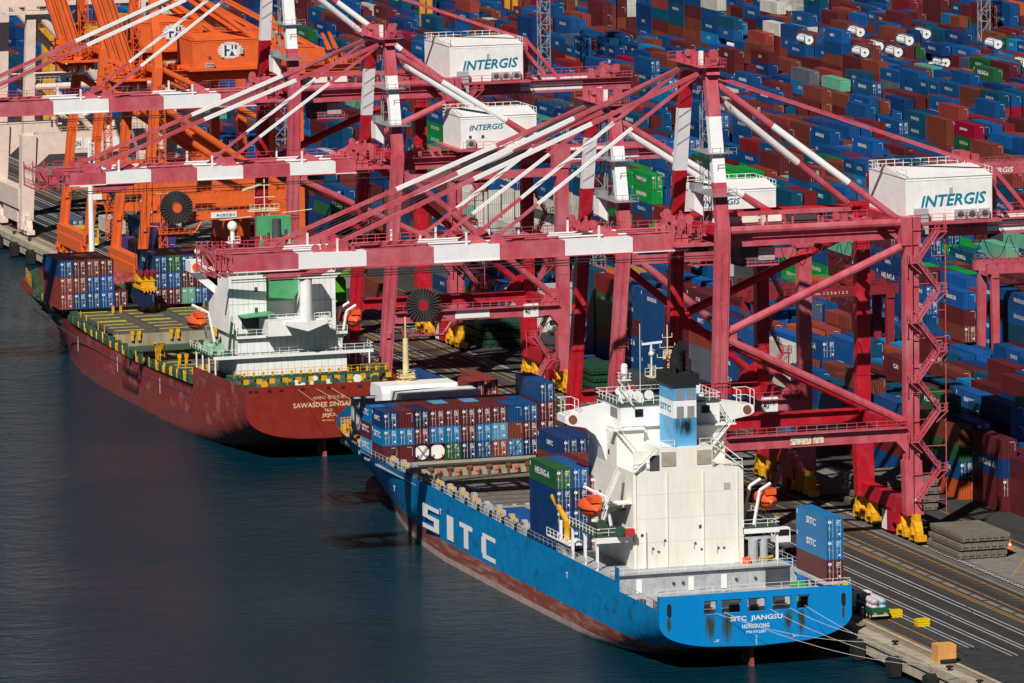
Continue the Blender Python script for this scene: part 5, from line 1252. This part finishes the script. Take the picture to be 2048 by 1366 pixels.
m=MB(); m.prism([(-2.6,22.8),(1.6,22.8),(3.0,25),(3.0,32.4),(-2.6,32.4),(-3.2,25.5)],'y',26,31); f2=m.build('funnel',GRNF,S2)
m=MB(); m.tube((-.4,28,32.2),(-.4,28,36.2),.85,14,r2=.75); m.tube((-1.8,28,32.2),(-1.8,28,34),.25,8); m.tube((1.2,28,32.2),(1.2,28,34.4),.25,8); m.build('exhaust_pipe',DGRY,f2)
m=MB(); m.tube((1.8,18.6,19.8),(1.8,18.6,27.4),1.05,18); m.box(.6,3.0,17.4,19.8,27.4,30.4); m.prism([(-.6,27.7),(.6,27.5),(.6,30.2),(-.2,29.8)],'y',17.6,19.6); m.prism([(-1.6,19.6),(1.8,18.6),(5.2,19.8),(5.2,20.2),(-1.6,20.2)],'y',17.6,20); m.beam((.6,18.6,30.2),(-14.6,18.6,32.0),.9,.6); m.beam((-14.4,18.6,32),(-16,18.6,30.8),.6,.4); m.rail([(3,18,20.4),(5.6,18,20.4)],1.1,.8)
cr=m.build('stores_crane',WHT,S2); m=MB(); m.box(-.62,-.4,17.58,17.6,28.1,29.7); m.box(-.4,.2,17.55,17.6,28,29.8); m.build('cab_window',GLS,cr)
m=MB()
m.box(-9.8,8.6,33,38,27.4,29.6)
for s in (-1,1): m.prism([(s*9,29.2),(s*13.9,29.2),(s*13.9,27.4),(s*12.6,26.9),(s*9.4,24.2),(s*9,24.2)],'y',33,36.4) if 0 else (m.box(min(s*8.5,s*13.9),max(s*8.5,s*13.9),33,36.4,27.3,29.2), m.beam((s*13.2,34.6,27.4),(s*9.2,34.6,24),.8,1.2))
m.build('bridge',WHT,S2)
m=MB(); m.rail([(-9.6,25,27.4),(-3.3,25,27.4)],1.1,1.4); m.rail([(2.7,24,27.6),(8.4,24,27.6)],1.1,1.4); m.box(-9.7,-3.2,25,30,27.4,27.45,1); m.rail([(-4.4,19.4,20.4),(6.2,19.4,20.4)],1,1.5)
m.build('railing',[WHT,GRND],S2)
m=MB(); m.tube((-13.0,32.9,28.2),(-13.0,32.85,28.2),.7,12); m.build('lifebuoy',LBOAT,S2)
lifeboat(S2,-13.6,31,19.4,7,1); lifeboat(S2,11.5,25,19.3,6,-1)
m=MB(); m.ball((-5.8,36,34.4),.85,n=14); m.tube((-5.8,36,29.6),(-5.8,36,33.6),.35,8); m.box(-6.8,-4.8,35,37,31.6,31.7); m.rail([(-6.8,35,31.7),(-4.8,35,31.7)],1,.7); m.ball((-12.2,35,30.6),.5,n=10); m.build('radome_mast',WHT,S2,smooth=False)
m=MB(); lattice(m,-.2,36,29.6,37,1.2,1.2,.06); m.tube((-.2,36,37),(-.2,36,42),.1,6)
for z,w_ in ((37,2.4),(39,1.8),(41,1)): m.beam((-.2-w_,36,z),(-.2+w_,36,z),.12)
m.beam((-4,36,40.3),(-.8,36,41.2),.25,.3); m.rail([(-3,35,36.8),(2,35,36.8)],1.1,.8); m.box(-3,2,35,37,36.7,36.8); m.beam((-8,36,35.5),(8,36,36.6),.12); m.build('radar_mast',MC,S2)
m=MB(); m.box(-2.6,3.2,32,33,33,36.2) ; m.build('funnel_screen',GRNF,S2)
m=MB(); clutter(m,-13,-9.6,22,35,14.6,16,14,0,11); m.ball((-12.4,27,15.6),.6,1.6,.6); m.build('deck_gear',[mat('gear_green_white',(.3,.5,.35)),],S2)
m=MB(); stair(m,(-10.2,23,14.6),(-9.6,23,20),.7,14); m.build('outside_stair',GRND,S2)
# holds
YLN=mat('deck_yellow_line',(.6,.5,.04),.7,var=.1)
for i,(y0,y1,zh,full) in enumerate(((107,120.5,9.9,1),(94,106.5,9.9,1),(62,77,8.4,1),(48,60,8.2,1),(36,46.5,8.2,1))):
    for j,(xa,xb_) in enumerate(((-12,-4.1),(-3.9,3.9),(4.1,12))):
        m=MB(); m.box(xa,xb_,y0,y1,zh-.6,zh); 
        for a in (0,.32,.64,.96): m.box(xa+.4,xb_-2.2,y0+(y1-y0)*a+.1,y0+(y1-y0)*a+.45,zh,zh+.05,1)
        for a in range(4): m.box(xa+.2+a*2,xa+.3+a*2,y0+.2,y1-.2,zh,zh+.04,2)
        m.build('hatch_cover',[STEELG,YLN,DGRY],S2)
m=MB()
for y,z0,z1 in ((93.4,6,9.3),(78,5.5,8.0),(61,6,7.8)): m.box(-12,12,y,y+.4,z0,z1)
for y in (93.2,77.6,61.2,47):
    for x in (-9,-7.8,-2,-.8,6,7.2,10.6): m.box(x,x+.45,y-.3,y,8.2,9.6,1); m.box(x-.1,x+.55,y-.35,y-.1,9.2,9.9,1)
for x in (-6,-4.6,1,2.4): m.box(x,x+.4,118,118.4,9.9,11.1,1)
m.build('hatch_coaming',[COAM,YELO],S2)
m=MB(); r=random.Random(8)
for s in (-1,1):
    y=38
    while y<150:
        x=s*(xx2(y,8.2,0)[0]-.6); z=top2(y)
        m.box(min(x,x-s*1.3),max(x,x-s*1.3),y,y+1.6,z-1.2,z+.9+r.uniform(0,.6)); m.box(x-.2,x+.1,y+2.2,y+2.5,z-.5,z+r.uniform(.3,1.5),1 if r.random()<.6 else 0); m.beam((x,y+3.2,z-.4),(x+.1,y+3.9,z+r.uniform(.6,1.6)),.18,.3,1 if r.random()<.55 else 0); m.tube((x,y+2.6,z+.3),(x+.3,y+2.6,z+.3),.6,8,0)
        if r.random()<.5: m.beam((x-s*.8,y+.8,z+.5),(x-s*.8,y+.8,z+2.2),.15,mi=1)
        y+=4.6
m.rail([(-12.4,60,9),(-12.4,64,9),(-10.6,64,9)],2.4,1,.09,1)
build_sides(m,'side_lashing_gear',[GRND,YELO],S2)
m=MB(); m.rail([(-13,150,11.2),(-12.2,157,11.6)],2.2,1.5,mi=1); m.prism([(-12.4,10.4),(-10.8,10.4),(-10.8,14.2),(-12.6,13.6)],'y',153,153.4,0); clutter(m,-11,5,152,166,9.8,12.4,18,0,7); m.build('forecastle_gear',[GRND,YELO],S2)
m=MB(); m.tube((4,172,9),(4,172,35.2),.6,12,r2=.42); m.beam((2,172,26.5),(6.4,172,26.5),.18); m.beam((2,172,26.5),(2,172,27.4),.12); m.beam((6.4,172,26.5),(6.4,172,28),.12); lattice(m,4.2,172,28,34.6,.9,.8,.05); m.box(4,6,171.6,172.4,24,25); m.build('foremast',WHT,S2)
m=MB(); sag((xd-5,207.9,11.6),(-26,160,12.2),.3); sag((xd-2,207.9,11.6),(2,186,4.2),1.5); sag((xd+.5,207.9,11.6),(.9,186,4.2),1.3)
o=m.build('mooring_line',ROPE); tag(o,'pale mooring ropes slanting down across the red ship transom','mooring lines')
# ================= QUAYSIDE THINGS =================
def wheels(par,xs,ys,r=.5,z=G):
    for x in xs:
        for y in ys:
            m=MB(); m.tube((x-.16,y,z+r),(x+.16,y,z+r),r,14); m.tube((x-.18,y,z+r),(x+.18,y,z+r),r*.45,10,1); m.build('wheel',[BLK,LGRY],par)
def tractor(x,y,M_,label):
    t=thing('yard_tractor',(x,y,0),label,'tractor truck')
    m=MB(); m.box(-1.2,1.2,2,3.9,G+1.2,G+2.2); m.prism([(2,G+2.2),(3.8,G+2.2),(3.5,G+3.3),(2.1,G+3.3)],'x',-1.15,1.15); m.box(-.9,.9,-3,2,G+.8,G+1.15,1); m.build('cab',[M_,DGRY],t)
    m=MB(); m.box(-.95,.95,1.94,1.99,G+2.2,G+3.1); m.box(-1.19,-1.16,2.4,3.3,G+2.3,G+3.1); m.build('window',GLS,t)
    wheels(t,(-.95,.95),(-2,-.8,2.9)); return t
tractor(13.2,71,WHT,'white yard tractor with big windows left of the lone stern containers')
tractor(44.5,258,mat('truck_blue',(.01,.05,.25),.3,spec=.6),'dark blue yard tractor standing beyond the dark green slab stack')
def slabs(x,y,w_,l,n,h,M_,label,tilt=0,z=G):
    t=thing('hatch_cover_stack',(x,y,0),label,'hatch covers','hatch covers stacked on the quay')
    for i in range(n):
        j=(i*37%5-2)*.12; m=MB(); z0=z+.15+i*(h+.28); m.box(j,w_+j,0,l,z0+h*.4,z0+h); 
        m.box(j+.1,w_+j-.1,.15,l-.15,z0,z0+h*.4)
        for k in range(7): m.box(j+w_*(k+.3)/7,j+w_*(k+.6)/7,-.08,0,z0,z0+h)
        for k in range(4): m.box(j+.4+w_*k/4,j+.7+w_*k/4,.5,l-.5,z0-.25,z0)
        m.build('hatch_cover',M_,t)
    return t
slabs(33.9,55.2,7.6,12.6,3,.95,STEEL,'three grey steel hatch covers in a low stack beside the traffic cone')
slabs(37,99,10.5,14,4,.95,STEEL,'grey hatch cover stack in the shadow behind the nearest crane wheels')
slabs(36.2,233,5.2,13,4,1.0,mat('slab_dark_green',(.01,.06,.03),.5,dirt=.5),'dark green slab stack with yellow marks between the crane legs')
slabs(37.5,300,9,12,3,1.2,mat('slab_dark_green',(.01,.06,.03)),'dark green slab stack further back beneath the far red crane')
# goods truck
t=thing('goods_truck',(5.7,12.2,0),'green flatbed truck loaded with pale wrapped sacks beside the blue stern','truck')
m=MB(); m.box(-1.25,1.25,0,6.2,G+.9,G+1.2); m.box(-1.28,-1.2,0,6.2,G+1.2,G+1.8); m.box(1.2,1.28,0,6.2,G+1.2,G+1.8); m.box(-1.25,1.25,-.05,.04,G+1.1,G+1.8); m.build('flatbed',mat('truck_green',(.01,.1,.05),.4),t)
m=MB(); m.box(-1.2,1.2,6.5,8.3,G+.9,G+2.9); m.build('cab',WHT,t); m=MB(); m.box(-1,1,6.44,6.49,G+2,G+2.7); m.build('window',GLS,t)
m=MB(); m.box(-1,-.5,-.1,-.05,G+.85,G+1.05); m.box(.5,1,-.1,-.05,G+.85,G+1.05); m.box(-1.2,1.2,-.12,-.06,G+.6,G+.8,1); m.build('tail_light',[mat('amber_lens',(.8,.25,.02)),LWHT],t)
wheels(t,(-1,1),(.9,2.2,6.8))
SK=mat('wrapped_sack',(.5,.4,.47),.35,var=.3,vscale=2); SK2=mat('wrapped_sack_blue',(.3,.42,.52),.3,var=.2)
r=random.Random(3)
for i,(x,y,z) in enumerate([(a,b_,c) for c in range(2) for b_ in range(5) for a in range(2)]):
    m=MB(); m.ball((-.58+x*1.16,.7+y*1.15,G+1.7+z*.85),.62,.6,.5,10); o=m.build('wrapped_sack',SK2 if (y==0 and x==1) else SK,smooth=True); o.location=(5.7,12.2,0)
    tag(o,'pale wrapped sack piled on the green flatbed truck beside the blue stern','sack','wrapped sacks on the green truck')
def ybox(x,y,label):
    m=MB(); m.box(-.9,.9,-.6,.6,0,1.0); m.box(-.95,.95,-.65,.65,.25,.32); m.box(-.95,.95,-.65,.65,.62,.69); m.box(-.7,-.4,-.7,.7,-.0,.12)
    o=m.build('bunker_box',mat('box_yellow',(.7,.5,.0),.5,dirt=.3,dirtcol=(.2,.12,.02),scale=2),loc=(x,y,G)); tag(o,label,'yellow box','yellow boxes on the quay')
ybox(9.6,6.2,'yellow box standing alone on the white lane lines near the truck'); ybox(8.6,14.2,'yellow box just behind the green flatbed truck'); ybox(9.6,38.5,'yellow box half hidden by the right edge of the blue stern')
m=MB(); m.box(-1.3,1.3,-1.2,1.2,0,2.5); m.box(-1.34,1.34,-1.24,1.24,-.0,.15); m.box(-.08,.08,-1.23,-1.2,.2,2.4); m.tube((-1.0,-1.35,.3),(1.2,-1.35,.35),.3,8,1)
o=m.build('ballast_block',[mat('block_ochre',(.68,.33,.1),.7,dirt=.3,dirtcol=(.4,.2,.07),scale=1.5),BLK],loc=(2.4,-21,G)); tag(o,'big ochre cube on the quay edge near the bottom right corner','block')
m=MB(); m.tube((0,0,.04),(0,0,.95),.3,12,0,.06); m.box(-.42,.42,-.42,.42,0,.06); m.tube((0,0,.35),(0,0,.55),.235,12,1,.18); o=m.build('traffic_cone',[mat('cone_orange',(.9,.12,.03)),WTXT],loc=(44.6,62.6,G)); o.scale=(1.25,1.25,1.25); tag(o,'orange traffic cone beside the grey slab stack at the right edge','traffic cone')
# trailer with container
t=thing('trailer',(54.8,66.5,0),'low container trailer with black wheels at the right edge under a maroon container','trailer')
m=MB(); m.box(-.55,-.35,0,12.6,G+1.05,G+1.35); m.box(.35,.55,0,12.6,G+1.05,G+1.35)
for i in range(6): m.box(-1.1,1.1,.3+i*2.4,.6+i*2.4,G+1.2,G+1.4)
m.build('chassis',DRED,t); wheels(t,(-.98,.98),(9.6,10.8,1.0),.5)
cont(53.6,67,G+1.42,12.19,ST,'maroon',None,door=False,label='maroon container riding on the low trailer at the right edge',group='containers on trailers')
# site huts
HG=mat('hut_grey',(.36,.37,.37),.6,corr=.5,dirt=.3); HW=mat('hut_white',(.58,.58,.55),.6,corr=.5,dirt=.3)
t=thing('site_hut',(51,316,0),'long two storey grey corrugated hut with white lower floor behind the cranes','building')
m=MB(); m.box(0,22,0,3,G,G+3); m.build('lower_wall',HW,t); m=MB(); m.box(-3,24,.5,6,G+3.3,G+7.8); m.build('upper_wall',HG,t)
m=MB(); m.box(-3.2,24.2,.3,6.2,G+7.8,G+8); m.box(-.2,22.2,-.3,3.2,G+3,G+3.25); m.build('roof',LGRY,t)
for x in (4.2,8.9,14,18.5):
    f=MB(); f.box(x,x+1.5,-.06,0,G+1.1,G+2.2); w_=f.build('window',WHT,t); g=MB(); g.box(x+.12,x+.7,-.09,-.06,G+1.2,G+2.1); g.box(x+.8,x+1.38,-.09,-.06,G+1.2,G+2.1); g.build('pane',GLS,w_)
m=MB(); m.box(.8,1.8,-.06,0,G,G+2.1); m.build('door',LGRY,t)
def car(x,y,M_,label,rz=math.pi/2):
    t=thing('parked_car',(x,y,G),label,'car','parked cars'); t.rotation_euler=(0,0,rz)
    m=MB(); m.prism([(-2.2,.35),(2.2,.35),(2.25,.8),(1.5,.98),(.9,1.5),(-1.3,1.52),(-2.1,1.0),(-2.25,.8)],'x',-.88,.88); m.build('body',M_,t)
    m=MB(); m.prism([(-1.6,1.02),(1.25,1.02),(.85,1.42),(-1.2,1.44)],'x',-.9,.9); m.build('window',GLS,t)
    wheels(t,(-.8,.8),(-1.35,1.35),.33,0)
car(56,311.5,mat('car_dark',(.03,.035,.035),.3,spec=.7),'dark estate car parked before the white hut windows'); car(47.5,311,mat('car_grey',(.12,.12,.13),.3,spec=.7),'grey car partly hidden by a red crane leg by the hut')
# trucks at the far left
for x,y,c,lb in ((16,478,'white','cream container on a truck at the far left beneath the cream crane beam'),(21.5,476,'dark blue','dark blue container on a truck right of the cream one at the far left'),(9,484,'slate','slate container on a truck cut by the left edge')):
    t=thing('trailer',(x+1.2,y,0),'container trailer carrying the %s container at the far left'%c,'trailer','trailers at the far left'); m=MB(); m.box(-1,1,0,12.4,G+.9,G+1.3); m.build('chassis',DGRY,t); wheels(t,(-1,1),(1,2.3,11)); cont(x,y,G+1.35,12.19,HC,c,door=True,label=lb,group='containers on trailers')
t=thing('works_truck',(9.6,470,0),'yellow works truck with open rear frame near the cream crane legs','truck')
m=MB(); m.box(-1.3,1.3,0,6,G+.8,G+1.2); m.box(-1.3,1.3,0,.3,G+1.2,G+2.2); m.prism([(-1.3,G+2.2),(-1.3,G+3.9),(-.6,G+4.3),(.6,G+4.3),(1.3,G+3.9),(1.3,G+2.2),(1,G+2.2),(1,G+3.7),(-1,G+3.7),(-1,G+2.2)],'y',0,.4); m.box(-3.1,-2.9,1,5,G+.9,G+4.2); m.box(-3,0,3,5,G+3.6,G+4.2); m.build('frame',YELO,t)
m=MB(); m.box(-1.1,1.1,-.06,0,G+.7,G+.95); m.build('bumper',WHT,t); wheels(t,(-1,1),(1,5),.55)
GP='mixed containers and gear behind the orange crane legs'
PUR=CC; CC['purple']=(.06,.04,.2); CC['vivid blue']=(.0,.1,.6)
for x,y,z,c,lb in ((14,452,G,'purple','purple container behind the orange legs, nearer the water'),(19,450,G,'purple','purple container behind the orange legs, second from the water'),(19,450,G+HC,'purple','purple container stacked above another behind the orange legs'),(20,420,G,'vivid blue','vivid blue container between the two orange crane legs'),(24,405,G,'brick red','brick red container in half shade behind the red ship stack'),(13,425,G,'purple','purple container low beside the orange sill beam'),(40,372,G,'rust brown','rust brown container on the quay behind the white radome'),(52,420,G,'rust brown','rust brown container behind the red crane leg by the lane lines')):
    cont(x,y,z,12.19,HC,c,door=False,label=lb,group=GP)
# green reach stacker and yellow frames
t=thing('reach_stacker',(30,366,0),'bright green reach stacker working behind the red ship radome','reach stacker')
GM=mat('stacker_green',(.1,.45,.02),.4); m=MB(); m.box(-1.6,1.6,0,7,G+1,G+2.6); m.box(-1.2,1.2,-2,0,G+1,G+5.5); m.build('chassis',GM,t); m=MB(); m.beam((0,7,G+3),(-1,-6,G+7.5),1,1.1); m.box(-4,4,-7,-6,G+6.6,G+7.4); m.build('boom',GM,t); wheels(t,(-1.6,1.6),(.5,5.8),.9); m=MB(); m.box(-.8,.8,2,3.8,G+2.6,G+4.3); m.build('cab',GLS,t)
t=thing('spreader_rack',(24,372,0),'yellow steel frame rack left of the green reach stacker','rack'); m=MB()
for x in (-2.5,0,2.5):
    for z in (G+2,G+4,G+6): m.beam((x,0,z),(x,6,z),.3)
    m.beam((x,0,G),(x,0,G+6),.3); m.beam((x,6,G),(x,6,G+6),.3)
for z in (G+2,G+4,G+6): m.beam((-2.5,0,z),(2.5,0,z),.3)
m.build('frame',YELO,t)
# spreader lowering onto the red ship
t=thing('container_spreader',(-17.3,324.6,0),'yellow container spreader with red sheaves lowered over the red ship','spreader')
m=MB(); m.box(-1.3,1.3,-3.4,3.4,14.2,14.7); m.box(-1.1,1.1,-2.6,2.6,14.7,15.5)
for x in (-1.1,-.5,.1,.7): m.box(x,x+.25,-3.55,-3.4,13.9,15)
m.box(-1.6,1.6,-1.5,1.5,15.6,16.6); m.build('spreader_frame',YELO,t)
for x in (-1.1,0,1.1): m=MB(); m.tube((x-.12,-1.6,17.1),(x+.12,-1.6,17.1),.75,16); m.tube((x,-1.7,17.1),(x,-1.5,17.1),.62,16); m.build('sheave',DRED,t)
m=MB()
for x in (-1,1):
    for y in (-2,2): m.tube((x,y,16.6),(x*1.4,y,48),.05,4)
m.build('hoist_rope',CABL,t)
# pipe ladder at the bottom right corner
m=MB(); 
for x in (7.2,10): 
    m.beam((x,-43,G),(x,-43,G+2.1),.1)
m.beam((7.2,-43,G+2.1),(10,-43,G+2.1),.1); m.beam((7.2,-43,G+2.1),(6.6,-43.5,G),.1); m.beam((10,-43,G+2.1),(10,-44,G),.1)
o=m.build('pipe_railing',LGRY); tag(o,'grey pipe railing on the concrete at the bottom right corner','railing')

for o in bpy.data.objects:
    if 'label' in o and len(o['label'].replace(',',' ').split())>16: print('LONG',o.name,o['label'])

# a docker standing by the green truck
def person(x,y,z,label,shirt,rz=0):
    t=bpy.data.objects.new('person',None); 
    J=[(0,0,.95),(0,0,1.15),(0,.01,1.38),(0,.02,1.5),(0,0,1.6),(0,-.02,1.72),(.2,0,1.42),(.3,.03,1.15),(.27,-.12,.92),(-.2,0,1.42),(-.31,.02,1.16),(-.3,-.06,.88),(.11,0,.88),(.13,-.03,.5),(.13,.02,.1),(.14,-.16,.04),(-.11,0,.88),(-.14,.04,.5),(-.15,.08,.1),(-.16,-.1,.04)]
    Rr=[.15,.14,.17,.07,.08,.11,.075,.055,.045,.075,.055,.045,.1,.07,.05,.045,.1,.07,.05,.045]
    Ed=[(0,1),(1,2),(2,3),(3,4),(4,5),(2,6),(6,7),(7,8),(2,9),(9,10),(10,11),(0,12),(12,13),(13,14),(14,15),(0,16),(16,17),(17,18),(18,19)]
    me=bpy.data.meshes.new('person'); me.from_pydata(J,Ed,[]); me.materials.append(mat('skin_tone',(.4,.2,.12),.6,var=0))
    o=bpy.data.objects.new('person',me); col.objects.link(o); o.location=(x,y,z); o.rotation_euler=(0,0,rz); tag(o,label,'person')
    md=o.modifiers.new('s','SKIN'); me.skin_vertices.new() if not me.skin_vertices else None
    for v,r_ in zip(me.skin_vertices[0].data,Rr): v.radius=(r_,r_)
    me.skin_vertices[0].data[0].use_root=True; o.modifiers.new('u','SUBSURF').levels=1; o.modifiers['u'].render_levels=1
    m=MB(); m.tube((0,0,.92),(0,.01,1.42),.2,10,r2=.22); m.tube((.2,0,1.42),(.3,.03,1.15),.1,8,r2=.08); m.tube((-.2,0,1.42),(-.31,.02,1.16),.1,8,r2=.08); m.build('jacket',shirt,o)
    m=MB(); m.tube((.11,0,.95),(.14,.0,.08),.125,8,r2=.08); m.tube((-.11,0,.95),(-.15,.05,.08),.125,8,r2=.08); m.build('trousers',mat('trousers_navy',(.02,.025,.05)),o)
    m=MB(); m.ball((0,-.01,1.78),.13,.15,.1,10); m.build('hard_hat',WTXT,o); return o
person(3.6,13.6,G,'docker in dark jacket and white hard hat standing beside the green flatbed truck',mat('jacket_dark',(.03,.035,.06)),.6)
